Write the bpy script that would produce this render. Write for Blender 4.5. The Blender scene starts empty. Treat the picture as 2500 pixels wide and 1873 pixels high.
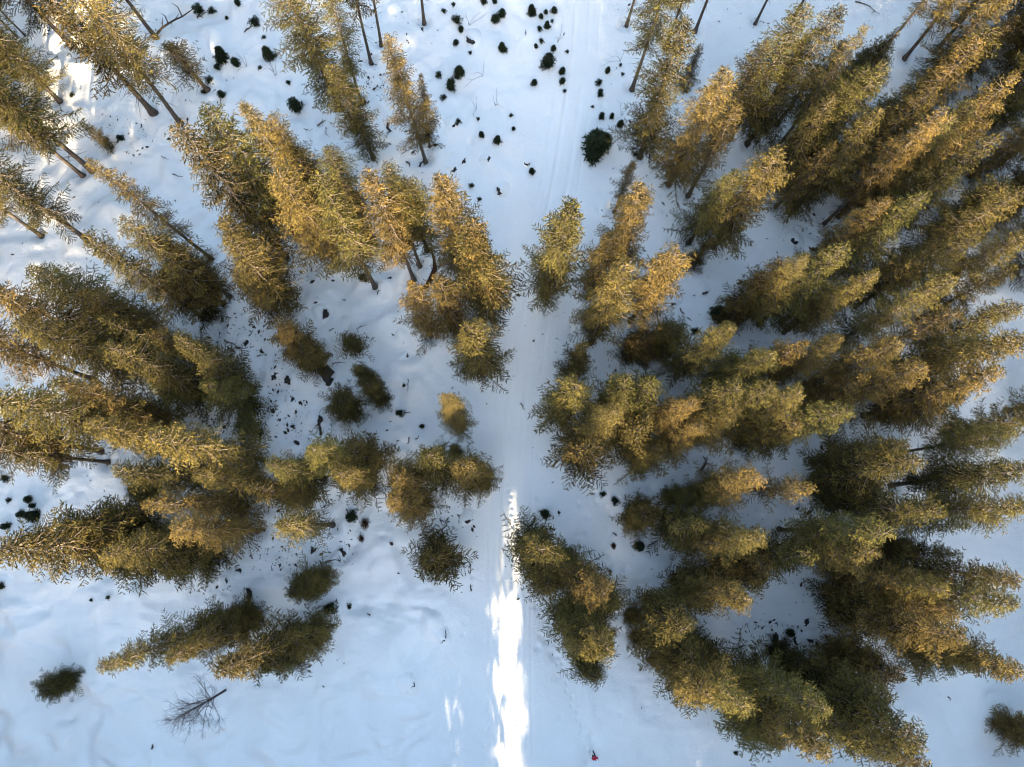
import bpy, bmesh, math, random
import numpy as np
from mathutils import Matrix, Vector, Quaternion

# ------------------------------------------------------------------ camera, sky, sun, exposure
SC = bpy.context.scene
COL = SC.collection
H = 80.0                    # camera height above the snow
F = 1800.0                  # focal length in photograph pixels (2500 wide)
NX, NY = 1233.0, 1277.0     # where the plumb line under the camera meets the photograph
down = Vector(((NX - 1250) / F, -(NY - 936.5) / F, -1)).normalized()
zc = -down
yc = (Vector((0, 1, 0)) - zc * zc.y).normalized()
xc = yc.cross(zc)
W2C = Matrix((xc, yc, zc)).transposed()          # columns: world axes seen from the camera
C2W = W2C.transposed()
cam = bpy.data.cameras.new('camera')
cam.sensor_width = 36.0
cam.lens = F / 2500 * 36
cam.clip_end = 9000
camo = bpy.data.objects.new('camera', cam)
camo.matrix_world = Matrix.Translation((0, 0, H)) @ C2W.to_4x4()
COL.objects.link(camo)
SC.camera = camo

SUN_EL = math.radians(11.2)
world = bpy.data.worlds.new('World')
SC.world = world
world.use_nodes = True
wn = world.node_tree
wn.nodes.clear()
sky = wn.nodes.new('ShaderNodeTexSky')
sky.sky_type = 'NISHITA'
sky.sun_disc = False
sky.sun_elevation = SUN_EL
sky.sun_rotation = math.pi          # sun towards -y
sky.altitude = 1200
sky.air_density = 1.0
sky.dust_density = 5.0
sky.ozone_density = 0.4
bg = wn.nodes.new('ShaderNodeBackground')
bg.inputs['Strength'].default_value = 0.15
wo = wn.nodes.new('ShaderNodeOutputWorld')
wn.links.new(sky.outputs[0], bg.inputs[0])
wn.links.new(bg.outputs[0], wo.inputs[0])
sl = bpy.data.lights.new('sun', 'SUN')
sl.energy = 5.0
sl.angle = math.radians(0.5)
sl.color = (1.0, 0.81, 0.53)
so = bpy.data.objects.new('sun', sl)
so.rotation_euler = (math.pi / 2 - SUN_EL, 0, 0)
COL.objects.link(so)
SC.view_settings.view_transform = 'Standard'
SC.view_settings.look = 'None'
SC.view_settings.gamma = 1.0
SC.view_settings.use_curve_mapping = False
SC.view_settings.exposure = 2.7
try:
    SC.cycles.max_bounces = 5
    SC.cycles.diffuse_bounces = 3
    SC.cycles.transparent_max_bounces = 4
    SC.cycles.filter_width = 1.05
except Exception:
    pass

# ------------------------------------------------------------------ helpers
S = 700 / 2209
rng = np.random.default_rng(7)
rnd = random.Random(11)


def src(r, x, y):
    """crop r (1..16), crop pixel -> photograph pixel; r 0 takes photograph pixels"""
    if r == 0:
        return x, y
    return [0, 600, 1200, 1800][(r - 1) % 4] + x * S, [0, 450, 900, 1348][(r - 1) // 4] + y * S


def ray(px, py):
    d = C2W @ Vector(((px - 1250) / F, -(py - 936.5) / F, -1))
    return d / -d.z


def at(px, py, z=0.0):
    d = ray(px, py)
    return d.x * (H - z), d.y * (H - z)


_lat = {}


def vnoise(x, y, scale, seed):
    """smooth value noise, arrays or scalars, about -1..1"""
    if seed not in _lat:
        _lat[seed] = np.random.default_rng(seed).uniform(-1, 1, (256, 256))
    L = _lat[seed]
    x = np.asarray(x, float) / scale + 1000.3
    y = np.asarray(y, float) / scale + 1000.7
    xi = np.floor(x).astype(int); yi = np.floor(y).astype(int)
    fx = x - xi; fy = y - yi
    fx = fx * fx * (3 - 2 * fx); fy = fy * fy * (3 - 2 * fy)
    a = L[xi % 256, yi % 256]; b = L[(xi + 1) % 256, yi % 256]
    c = L[xi % 256, (yi + 1) % 256]; d = L[(xi + 1) % 256, (yi + 1) % 256]
    return (a * (1 - fx) + b * fx) * (1 - fy) + (c * (1 - fx) + d * fx) * fy


PATH = [(1255, 1950), (1250, 1700), (1248, 1300), (1262, 1000), (1300, 760), (1370, 450), (1420, 120), (1430, -100)]
PW = np.array([at(*p) for p in PATH])
TRAIL = [(1440, 1838), (1405, 1738), (1375, 1650), (1345, 1560), (1312, 1470), (1292, 1410), (1266, 1330), (1248, 1240), (1240, 1180)]
TW = [at(*p) for p in TRAIL]


def path_x(y):
    o = np.argsort(PW[:, 1])
    return np.interp(y, PW[o, 1], PW[o, 0])


def ground(x, y):
    x = np.asarray(x, float); y = np.asarray(y, float)
    d = np.abs(x - path_x(y))
    rough = np.clip((d - 2.0) / 5.0, 0.12, 1)
    h = 0.60 * vnoise(x, y, 13, 1) + 0.42 * vnoise(x, y, 5.5, 2) + 0.20 * vnoise(x + y * .4, y, 3.1, 21)
    wx = x + 1.2 * vnoise(x, y, 4, 8); wy = y + 1.2 * vnoise(x, y, 4, 9)
    left = np.clip((2 - x) / 10, 0.45, 1.3)
    h = h + rough * left * (0.34 * vnoise(wx, wy, 2.3, 3) + 0.17 * vnoise(wx, wy, 1.05, 4) + 0.03 * vnoise(wx, wy, 0.5, 5))
    h = h * np.clip((d - 0.5) / 6, 0.25, 1) + 0.006 * vnoise(x, y, 0.45, 6) * np.clip(d / 3, .4, 1.6)
    # wide pressed track down the clearing, with two shallow ruts
    for off, w, dep in ((-0.95, 0.24, 0.11), (0.75, 0.24, 0.11), (-1.35, 0.2, -0.05), (1.15, 0.2, -0.05), (-2.3, 0.16, 0.06), (2.0, 0.14, 0.05), (0.0, 2.6, 0.14)):
        h = h - dep * np.exp(-((x - path_x(y) - off) / w) ** 2)
    return h


def newmat(name):
    m = bpy.data.materials.new(name)
    m.use_nodes = True
    nt = m.node_tree
    nt.nodes.clear()
    out = nt.nodes.new('ShaderNodeOutputMaterial')
    return m, nt, out


def ramp(nt, fac, stops):
    r = nt.nodes.new('ShaderNodeValToRGB')
    els = r.color_ramp.elements
    while len(els) < len(stops):
        els.new(0.5)
    for e, (p, c) in zip(els, stops):
        e.position = p
        e.color = (*c, 1)
    nt.links.new(fac, r.inputs[0])
    return r.outputs[0]


def noise(nt, coord, scale, detail=3, rough=0.55):
    n = nt.nodes.new('ShaderNodeTexNoise')
    n.inputs['Scale'].default_value = scale
    n.inputs['Detail'].default_value = detail
    n.inputs['Roughness'].default_value = rough
    nt.links.new(coord, n.inputs['Vector'])
    return n.outputs[0]


def snow_mat():
    m, nt, out = newmat('snow')
    tc = nt.nodes.new('ShaderNodeTexCoord').outputs['Object']
    b = nt.nodes.new('ShaderNodeBsdfPrincipled')
    b.inputs['Roughness'].default_value = 0.75
    b.inputs['Specular IOR Level'].default_value = 0.15
    nt.links.new(ramp(nt, noise(nt, tc, 0.12, 5), [(0.3, (0.83, 0.83, 0.80)), (0.75, (0.90, 0.90, 0.86))]), b.inputs['Base Color'])
    bp = nt.nodes.new('ShaderNodeBump')
    bp.inputs['Strength'].default_value = 0.9
    bp.inputs['Distance'].default_value = 0.11
    mix = nt.nodes.new('ShaderNodeMath'); mix.operation = 'ADD'
    nt.links.new(noise(nt, tc, 1.3, 6, 0.6), mix.inputs[0])
    mu = nt.nodes.new('ShaderNodeMath'); mu.operation = 'MULTIPLY'; mu.inputs[1].default_value = 0.6
    nt.links.new(noise(nt, tc, 7.0, 4, 0.7), mu.inputs[0])
    nt.links.new(mu.outputs[0], mix.inputs[1])
    nt.links.new(mix.outputs[0], bp.inputs['Height'])
    nt.links.new(bp.outputs[0], b.inputs['Normal'])
    nt.links.new(b.outputs[0], out.inputs[0])
    return m


def needle_mat(name, lo, hi, trans=0.12, hi2=None):
    m, nt, out = newmat(name)
    at_ = nt.nodes.new('ShaderNodeAttribute'); at_.attribute_name = 'tone'
    oi = nt.nodes.new('ShaderNodeObjectInfo')
    a = nt.nodes.new('ShaderNodeMath'); a.operation = 'MULTIPLY_ADD'
    a.inputs[1].default_value = 0.35; a.inputs[2].default_value = -0.17
    nt.links.new(oi.outputs['Random'], a.inputs[0])
    s = nt.nodes.new('ShaderNodeMath'); s.operation = 'ADD'
    nt.links.new(at_.outputs['Fac'], s.inputs[0]); nt.links.new(a.outputs[0], s.inputs[1])
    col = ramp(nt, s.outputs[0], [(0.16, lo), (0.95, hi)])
    if hi2:
        c2 = ramp(nt, s.outputs[0], [(0.16, lo), (0.95, hi2)])
        mc = nt.nodes.new('ShaderNodeMix'); mc.data_type = 'RGBA'
        fr = nt.nodes.new('ShaderNodeMath'); fr.operation = 'MULTIPLY'; fr.inputs[1].default_value = 7.3
        f2 = nt.nodes.new('ShaderNodeMath'); f2.operation = 'FRACT'
        nt.links.new(oi.outputs['Random'], fr.inputs[0]); nt.links.new(fr.outputs[0], f2.inputs[0])
        nt.links.new(f2.outputs[0], mc.inputs[0]); nt.links.new(col, mc.inputs[6]); nt.links.new(c2, mc.inputs[7])
        col = mc.outputs[2]
    d = nt.nodes.new('ShaderNodeBsdfDiffuse')
    t = nt.nodes.new('ShaderNodeBsdfTranslucent')
    mx = nt.nodes.new('ShaderNodeMixShader'); mx.inputs[0].default_value = trans
    nt.links.new(col, d.inputs[0]); nt.links.new(col, t.inputs[0])
    nt.links.new(d.outputs[0], mx.inputs[1]); nt.links.new(t.outputs[0], mx.inputs[2])
    nt.links.new(mx.outputs[0], out.inputs[0])
    return m


def rough_mat(name, c0, c1, scale=6.0, bump=0.3, stretch=(1, 1, 1), rough=0.9):
    m, nt, out = newmat(name)
    tc = nt.nodes.new('ShaderNodeTexCoord')
    mp = nt.nodes.new('ShaderNodeMapping'); mp.inputs['Scale'].default_value = stretch
    nt.links.new(tc.outputs['Object'], mp.inputs[0])
    n = noise(nt, mp.outputs[0], scale, 5, 0.6)
    b = nt.nodes.new('ShaderNodeBsdfPrincipled')
    b.inputs['Roughness'].default_value = rough
    b.inputs['Specular IOR Level'].default_value = 0.2
    nt.links.new(ramp(nt, n, [(0.3, c0), (0.7, c1)]), b.inputs['Base Color'])
    bp = nt.nodes.new('ShaderNodeBump'); bp.inputs['Strength'].default_value = bump; bp.inputs['Distance'].default_value = 0.04
    nt.links.new(n, bp.inputs['Height']); nt.links.new(bp.outputs[0], b.inputs['Normal'])
    nt.links.new(b.outputs[0], out.inputs[0])
    return m


M_SNOW = snow_mat()
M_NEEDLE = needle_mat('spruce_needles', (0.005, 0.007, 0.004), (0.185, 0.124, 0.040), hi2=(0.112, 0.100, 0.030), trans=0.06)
M_YOUNG = needle_mat('young_needles', (0.011, 0.018, 0.011), (0.040, 0.050, 0.026), 0.15)
M_BARK = rough_mat('bark', (0.045, 0.036, 0.029), (0.110, 0.088, 0.070), 5, 0.5, (1, 1, 0.3))
M_LIMB = rough_mat('limb_bark', (0.085, 0.066, 0.05), (0.17, 0.135, 0.105), 3, 0.2)
M_DEAD = rough_mat('dead_wood', (0.030, 0.022, 0.017), (0.085, 0.062, 0.048), 5, 0.4)
M_ROCK = rough_mat('dark_rock', (0.018, 0.017, 0.017), (0.070, 0.058, 0.048), 4, 0.6)
M_BIRCH = rough_mat('bare_bark', (0.055, 0.045, 0.045), (0.12, 0.095, 0.09), 5, 0.3)
M_RUSTY = needle_mat('brown_twigs', (0.035, 0.018, 0.010), (0.09, 0.05, 0.022), 0.2)
M_LITTER = rough_mat('litter', (0.02, 0.016, 0.012), (0.07, 0.05, 0.03), 9, 0.1)


def mesh_np(name, V, T, mat, tone=None, smooth=False):
    V = np.asarray(V, np.float32); T = np.asarray(T, np.int32)
    me = bpy.data.meshes.new(name)
    n = T.shape[1]
    me.vertices.add(len(V)); me.vertices.foreach_set('co', V.ravel())
    me.loops.add(T.size); me.loops.foreach_set('vertex_index', T.ravel())
    me.polygons.add(len(T))
    me.polygons.foreach_set('loop_start', np.arange(0, T.size, n, dtype=np.int32))
    me.polygons.foreach_set('loop_total', np.full(len(T), n, np.int32))
    if smooth:
        me.polygons.foreach_set('use_smooth', np.ones(len(T), bool))
    me.materials.append(mat)
    if tone is not None:
        a = me.attributes.new('tone', 'FLOAT', 'FACE')
        a.data.foreach_set('value', np.asarray(tone, np.float32))
    me.update(calc_edges=True)
    return me


def put(name, me, parent=None, loc=(0, 0, 0), rot=None, scale=None):
    o = bpy.data.objects.new(name, me)
    o.location = loc
    if rot is not None:
        o.rotation_euler = rot
    if scale is not None:
        o.scale = scale
    COL.objects.link(o)
    if parent is not None:
        o.parent = parent
    return o


def tag(o, label=None, cat=None, group=None, kind=None):
    if label: o['label'] = label
    if cat: o['category'] = cat
    if group: o['group'] = group
    if kind: o['kind'] = kind
    return o


class Tubes:
    """collects tapered tubes into one mesh"""
    def __init__(self): self.v = []; self.f = []; self.n = 0

    def tube(self, pts, radii, k=6):
        pts = [np.array(p, float) for p in pts]
        ref = np.array([0.0, 0, 1])
        if abs((pts[-1] - pts[0])[2]) > 0.9 * np.linalg.norm(pts[-1] - pts[0]):
            ref = np.array([1.0, 0, 0])
        ring0 = None
        for i, (p, r) in enumerate(zip(pts, radii)):
            a = pts[min(i + 1, len(pts) - 1)] - pts[max(i - 1, 0)]
            a = a / (np.linalg.norm(a) + 1e-9)
            u = np.cross(a, ref); u /= np.linalg.norm(u) + 1e-9
            w = np.cross(a, u)
            for j in range(k):
                t = 2 * math.pi * j / k
                self.v.append(p + r * (math.cos(t) * u + math.sin(t) * w))
            if i:
                for j in range(k):
                    b = self.n + (i - 1) * k; j2 = (j + 1) % k
                    self.f.append((b + j, b + j2, b + k + j2, b + k + j))
        self.n += len(pts) * k

    def mesh(self, name, mat, smooth=True):
        return mesh_np(name, self.v, self.f, mat, smooth=smooth)


# ------------------------------------------------------------------ the ground
def axis(lo, hi, fine, step, fstep):
    a = [0.0]
    flo, fhi = fine
    x = flo
    mid = np.arange(flo, fhi, fstep)
    left = np.arange(lo, flo, step); right = np.arange(fhi, hi, step)
    core = np.concatenate([left, mid, right])
    out = []
    g = step; x = core[0]
    while x > -4000:
        g *= 1.5; x -= g; out.append(x)
    out2 = []
    g = step; x = core[-1]
    while x < 4000:
        g *= 1.5; x += g; out2.append(x)
    return np.concatenate([np.array(out)[::-1], core, np.array(out2)])


TREES = []


def build_ground():
    xs = axis(-82, 84, (-5.0, 12.0), 0.30, 0.11)
    ys = axis(-34, 78, (-26.0, 4.0), 0.30, 0.13)
    X, Y = np.meshgrid(xs, ys, indexing='ij')
    Z = ground(X, Y)
    # footprints of the walker
    pts = []
    legs = list(zip(TW[:-1], TW[1:]))
    for tr in (((1170, 1030), (1235, 1038), (1322, 1034)), ((1180, 890), (1290, 905), (1340, 902)), ((5, 1492), (60, 1484), (110, 1482)), ((905, 640), (960, 690), (1000, 730))):
        g = [at(*q) for q in tr]
        legs += list(zip(g[:-1], g[1:]))
    for (a, b) in legs:
        L = math.hypot(b[0] - a[0], b[1] - a[1])
        n = max(1, int(L / 0.62))
        for i in range(n):
            t = i / n
            pts.append((a[0] + (b[0] - a[0]) * t, a[1] + (b[1] - a[1]) * t, (b[0] - a[0]) / L, (b[1] - a[1]) / L))
    for i, (x, y, dx, dy) in enumerate(pts):
        s = 0.14 if i % 2 else -0.14
        x += -dy * s + rnd.uniform(-.05, .05); y += dx * s + rnd.uniform(-.05, .05)
        ix = np.searchsorted(xs, [x - 0.6, x + 0.6]); iy = np.searchsorted(ys, [y - 0.6, y + 0.6])
        sl = (slice(ix[0], ix[1]), slice(iy[0], iy[1]))
        u = (X[sl] - x) * dx + (Y[sl] - y) * dy; w = -(X[sl] - x) * dy + (Y[sl] - y) * dx
        g = np.exp(-((u / 0.22) ** 2 + (w / 0.13) ** 2))
        Z[sl] -= 0.16 * g
        Z[sl] += 0.035 * np.exp(-(((u - 0.3) / 0.15) ** 2 + (w / 0.18) ** 2))
    for (x, y, h, R) in TREES:                       # hollows in the snow round the stems, a low drift beyond
        if h < 3: continue
        ix = np.searchsorted(xs, [x - 2.4, x + 2.4]); iy = np.searchsorted(ys, [y - 2.4, y + 2.4])
        sl = (slice(ix[0], ix[1]), slice(iy[0], iy[1]))
        r2 = (X[sl] - x) ** 2 + (Y[sl] - y) ** 2
        Z[sl] += -0.38 * np.exp(-r2 / 0.45) + 0.14 * np.exp(-((np.sqrt(r2) - 1.35) / 0.5) ** 2)
    rs = np.random.default_rng(41)
    big = [t for t in TREES if t[2] > 6]
    for i in range(2600):                            # pits where snow and cones have dropped from the boughs
        if i % 4:
            x, y, h, R = big[rs.integers(len(big))]
            a = rs.uniform(0, 6.28); d = rs.uniform(.8, 2.6) * R
            x += d * math.cos(a); y += d * math.sin(a)
        else:
            x = rs.uniform(-55, 55); y = rs.uniform(-24, 62)
        if abs(x - float(path_x(y))) < 2.4: continue
        r = rs.uniform(.12, .42); dp = r * rs.uniform(.25, .7)
        ix = np.searchsorted(xs, [x - 3 * r, x + 3 * r]); iy = np.searchsorted(ys, [y - 3 * r, y + 3 * r])
        sl = (slice(ix[0], ix[1]), slice(iy[0], iy[1]))
        Z[sl] -= dp * np.exp(-((X[sl] - x) ** 2 + (Y[sl] - y) ** 2) / (r * r))
    nx, ny = len(xs), len(ys)
    V = np.stack([X, Y, Z], -1).reshape(-1, 3)
    I = np.arange(nx * ny).reshape(nx, ny)
    Q = np.stack([I[:-1, :-1], I[1:, :-1], I[1:, 1:], I[:-1, 1:]], -1).reshape(-1, 4)
    o = put('snow_ground', mesh_np('snow_ground', V, Q, M_SNOW, smooth=True))
    tag(o, kind='structure')



# ------------------------------------------------------------------ spruce meshes
def blades(P, D, L, Wd, rs, curl=0.15):
    """elongated diamond sprays: P base, D unit direction, L length, Wd width -> verts, tris"""
    n = len(P)
    up = rs.normal(size=(n, 3)) * 0.55 + np.array([0, 0, 1.0])
    side = np.cross(D, up); side /= np.linalg.norm(side, axis=1)[:, None] + 1e-9
    nrm = np.cross(side, D)
    m = P + D * (L * 0.42)[:, None]
    a = m + side * (Wd * 0.5)[:, None]; b = m - side * (Wd * 0.5)[:, None]
    m2 = nrm * (L * curl)[:, None]
    tip = P + D * L[:, None] - m2
    V = np.stack([P, a, tip, b], 1).reshape(-1, 3)
    i = np.arange(n)[:, None] * 4
    T = np.concatenate([i + [0, 1, 2], i + [0, 2, 3]], 1).reshape(-1, 3)
    return V, T


def crown_data(rs, h=20.0, start=0.3, R=2.2, prof='spruce', whorl=0.60, per=6, st=0.165, bl=0.155, bw=0.060, gap=0.4, limbs=True):
    """returns blade arrays plus a Tubes of limbs"""
    z = start * h
    P = []; D = []; L = []; W = []; tone = []
    tb = Tubes()
    lob = rs.uniform(0, 6.28, 5)
    while z < h - 0.25:
        t = (z - start * h) / (h - start * h)
        if prof == 'spruce':
            base = (1 - t) ** 0.52 * min(1.0, 0.7 + t * 2.6)
        elif prof == 'round':
            base = math.sqrt(max(0.0, 1 - (t * 1.02) ** 2.2)) * min(1, 0.8 + t)
        else:
            base = (1 - t) ** 0.78
        k = per + rs.integers(-1, 2)
        a0 = rs.uniform(0, 6.28)
        for j in range(k):
            a = a0 + j * 2 * math.pi / k + rs.normal() * 0.22
            lump = 1 + 0.20 * math.sin(2 * a + lob[0] + 7 * t) + 0.20 * math.sin(3 * a + lob[1] - 15 * t) + rs.normal() * 0.22
            if rs.random() < gap * (1.2 - t):
                lump *= rs.uniform(0.2, 0.65)
            BL = max(0.18, R * base * lump)
            btone = rs.normal() * 0.13
            el = math.radians(34 * t - 16 + rs.normal() * 8)
            sag = 0.28 * (1 - t)
            n = max(2, int(BL / st))
            s = (np.arange(n) + rs.random(n)) / n
            ca, sa = math.cos(a), math.sin(a)
            rad = BL * s * math.cos(el)
            zz = z + BL * s * math.sin(el) - sag * BL * np.sin(s * math.pi * 0.75) * 0.6 + 0.14 * BL * s ** 3
            bend = rs.normal() * 0.18 * BL
            pts = np.stack([ca * rad - sa * bend * s ** 2, sa * rad + ca * bend * s ** 2, zz], 1)
            o = np.array([ca, sa, math.sin(el) * 0.6]); o /= np.linalg.norm(o)
            lat = np.array([-sa, ca, 0.0])
            if limbs and BL > 0.4:
                ss = np.array([0, 0.5, 1.0]) * 0.85
                tb.tube([(ca * BL * q * math.cos(el) - sa * bend * q * q, sa * BL * q * math.cos(el) + ca * bend * q * q,
                          z + BL * q * math.sin(el) - sag * BL * math.sin(q * math.pi * .75) * .6 + .14 * BL * q ** 3) for q in ss],
                        [0.014 + 0.014 * BL, 0.012 + .007 * BL, 0.006], 3)
            keep = s > 0.10
            tl = (0.14 + 0.34 * BL * (1 - s) ** 0.7) * rs.uniform(.7, 1.25, n)
            stp = bl * 0.55
            for sd in (-1, 1):
                ang = math.radians(48) + rs.normal(size=n) * 0.18
                d = o[None] * np.cos(ang)[:, None] + lat[None] * (sd * np.sin(ang))[:, None]
                d[:, 2] -= rs.uniform(-0.05, 0.40, n)
                d /= np.linalg.norm(d, axis=1)[:, None]
                for q in range(10):
                    mk = keep & (tl > stp * q)
                    c = int(mk.sum())
                    if not c: break
                    dd = d[mk] + rs.normal(size=(c, 3)) * 0.22
                    dd /= np.linalg.norm(dd, axis=1)[:, None]
                    P.append(pts[mk] + d[mk] * (stp * q)); D.append(dd)
                    L.append(bl * rs.uniform(0.7, 1.35, c)); W.append(bw * rs.uniform(0.7, 1.35, c))
                    tone.append(np.clip(0.26 + btone + 0.38 * s[mk] ** 1.5 + 0.05 * q + 0.12 * (t - 0.5) + rs.normal(size=c) * 0.15, 0, 1))  # darker towards the stem: older inner needles plus crown shade put into the colour
            # forward tip blade and hanging sprays
            m = max(1, n // 2)
            idx = rs.integers(0, n, m)
            dd = np.stack([np.full(m, ca * 0.3), np.full(m, sa * 0.3), np.full(m, -1.0)], 1) + rs.normal(size=(m, 3)) * 0.35
            dd /= np.linalg.norm(dd, axis=1)[:, None]
            P.append(pts[idx]); D.append(dd); L.append(np.full(m, bl * 0.9) * rs.uniform(.6, 1.3, m)); W.append(np.full(m, bw))
            tone.append(np.clip(0.35 + rs.normal(size=m) * 0.12, 0, 1))
            P.append(pts[-1:]); D.append(o[None] + rs.normal(size=(1, 3)) * 0.1); L.append(np.array([bl * 1.1])); W.append(np.array([bw]))
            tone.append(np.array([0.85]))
        z += whorl * rs.uniform(0.75, 1.25) * (0.6 + 0.4 * (1 - t))
    # leader
    P.append(np.array([[0, 0, h - 0.5]] * 4)); D.append(np.array([[0, 0, 1.0], [.3, 0, 1], [-.2, .3, 1], [0, -.3, 1]]))
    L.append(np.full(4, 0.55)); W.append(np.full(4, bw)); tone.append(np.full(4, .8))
    P = np.concatenate(P); D = np.concatenate(D); L = np.concatenate(L); W = np.concatenate(W); tone = np.concatenate(tone)
    D = D / np.linalg.norm(D, axis=1)[:, None]
    V, T = blades(P, D, L, W, rs)
    return V, T, np.repeat(tone, 2), tb


def trunk_mesh(rs, h, r, start, name, dead=10):
    tb = Tubes()
    n = 9
    wob = rs.normal(size=(n, 2)) * 0.06
    wob[0] = 0
    zs = np.linspace(-0.9, h - 0.3, n)
    tb.tube([(wob[i, 0] * zs[i] / h, wob[i, 1] * zs[i] / h, zs[i]) for i in range(n)],
            [r * 1.35] + [r * (1 - 0.93 * max(0, q) / h) for q in zs[1:]], 9)
    tb.tube([(0, 0, -0.8), (0, 0, 0.0), (0, 0, 0.6)], [r * 1.9, r * 1.5, r * 1.0], 9)      # flare at the foot
    for i in range(dead):                                                        # dead snags below the crown
        z = rs.uniform(0.12, max(0.15, start)) * h
        a = rs.uniform(0, 6.28); L = rs.uniform(0.4, 1.5)
        ca, sa = math.cos(a), math.sin(a)
        tb.tube([(0, 0, z), (ca * L * .5, sa * L * .5, z - .05), (ca * L, sa * L, z - rs.uniform(0, .4))], [.028, .018, .006], 3)
    return tb.mesh(name, M_BARK)


SP = {}


def spruce_kind(key, seed, h, start, R, prof='spruce', r=0.2, mat=None, **kw):
    rs = np.random.default_rng(seed)
    V, T, tone, tb = crown_data(rs, h, start, R, prof, **kw)
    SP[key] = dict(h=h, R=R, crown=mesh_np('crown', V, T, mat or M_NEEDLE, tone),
                   limbs=tb.mesh('limbs', M_LIMB) if tb.v else None,
                   trunk=trunk_mesh(rs, h, r, start, 'trunk', dead=int(start * 50)))


spruce_kind('a0', 1, 22, 0.30, 2.5)
spruce_kind('a1', 2, 22, 0.36, 2.5, gap=0.4)
spruce_kind('a2', 3, 22, 0.24, 2.3)
spruce_kind('b0', 4, 22, 0.12, 2.3)
spruce_kind('b1', 5, 22, 0.16, 2.3, gap=0.35)
spruce_kind('b2', 6, 22, 0.08, 2.3)
spruce_kind('c0', 7, 22, 0.40, 1.7, prof='round', gap=0.35)
spruce_kind('c1', 8, 22, 0.30, 1.7, gap=0.45)
spruce_kind('e0', 9, 20, 0.30, 2.0, gap=0.75, st=0.26, whorl=0.6)
spruce_kind('m0', 21, 13, 0.10, 2.3, r=0.15, whorl=0.56, per=6, gap=.45, prof='cone')
spruce_kind('m1', 22, 13, 0.14, 2.3, r=0.15, whorl=0.60, per=5, gap=.35, prof='cone')
spruce_kind('m2', 23, 13, 0.06, 2.3, r=0.15, whorl=0.52, per=6, gap=.5)
spruce_kind('d0', 10, 9, 0.05, 2.2, prof='round', r=0.12, whorl=0.40, per=7, gap=.45)
spruce_kind('d1', 12, 9, 0.03, 2.2, prof='cone', r=0.12, whorl=0.40, bl=0.24)
spruce_kind('d2', 13, 6, 0.02, 2.2, prof='round', r=0.10, whorl=0.28, per=8, gap=.35)
spruce_kind('s0', 14, 1.6, 0.02, 0.62, prof='cone', r=0.03, whorl=0.13, per=6, st=0.09, bl=0.22, bw=0.07, gap=.7, mat=M_YOUNG, limbs=False)
spruce_kind('s1', 15, 2.2, 0.02, 0.70, prof='cone', r=0.03, whorl=0.14, per=7, st=0.09, bl=0.24, bw=0.08, mat=M_YOUNG, limbs=False)
spruce_kind('s2', 16, 1.1, 0.02, 0.60, prof='round', r=0.03, whorl=0.10, per=5, st=0.10, bl=0.22, bw=0.07, gap=.7, mat=M_YOUNG, limbs=False)
spruce_kind('r0', 17, 1.0, 0.02, 0.60, prof='round', r=0.03, whorl=0.10, per=5, st=0.10, bl=0.20, bw=0.05, gap=.6, mat=M_RUSTY, limbs=False)

G_TALL = 'sunlit spruces of the snowy wood'


def place_tree(x, y, h, R, key, label, name='spruce_tree', cat='spruce tree', group=G_TALL, tilt=1.3):
    if key[0] in 'abc' and h < 17.5:
        key = 'm' + str(int(key[1]) % 3)
        R *= 1.14
    k = SP[key]
    z = float(ground(x, y))
    e = bpy.data.objects.new(name, None)
    e.empty_display_size = 0.5
    e.location = (x, y, z)
    e.rotation_euler = (math.radians(rnd.gauss(0, tilt)), math.radians(rnd.gauss(0, tilt)), rnd.uniform(0, 6.28))
    e.scale = (R / k['R'], R / k['R'] * rnd.uniform(0.92, 1.08), h / k['h'])
    COL.objects.link(e)
    tag(e, label, cat, group)
    put('trunk', k['trunk'], e)
    if k['limbs']:
        put('limbs', k['limbs'], e)['kind'] = 'stuff'
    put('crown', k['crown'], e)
    TREES.append((x, y, h, R))
    return e


def tree_T(tip, hb, R, key, label, **kw):
    """tip pixel, and either the height or the pixel of the trunk's foot"""
    d = ray(*src(*tip))
    k = math.hypot(d.x, d.y)
    if isinstance(hb, tuple):
        bx, by = at(*src(*hb))
        h = min(28.0, max(5.0, H - math.hypot(bx, by) / k))
    else:
        h = hb
    return place_tree(d.x * (H - h), d.y * (H - h), h, R, key, label, **kw)


def tree_B(foot, h, R, key, label, **kw):
    x, y = at(*src(*foot))
    return place_tree(x, y, h, R, key, label, **kw)


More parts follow.
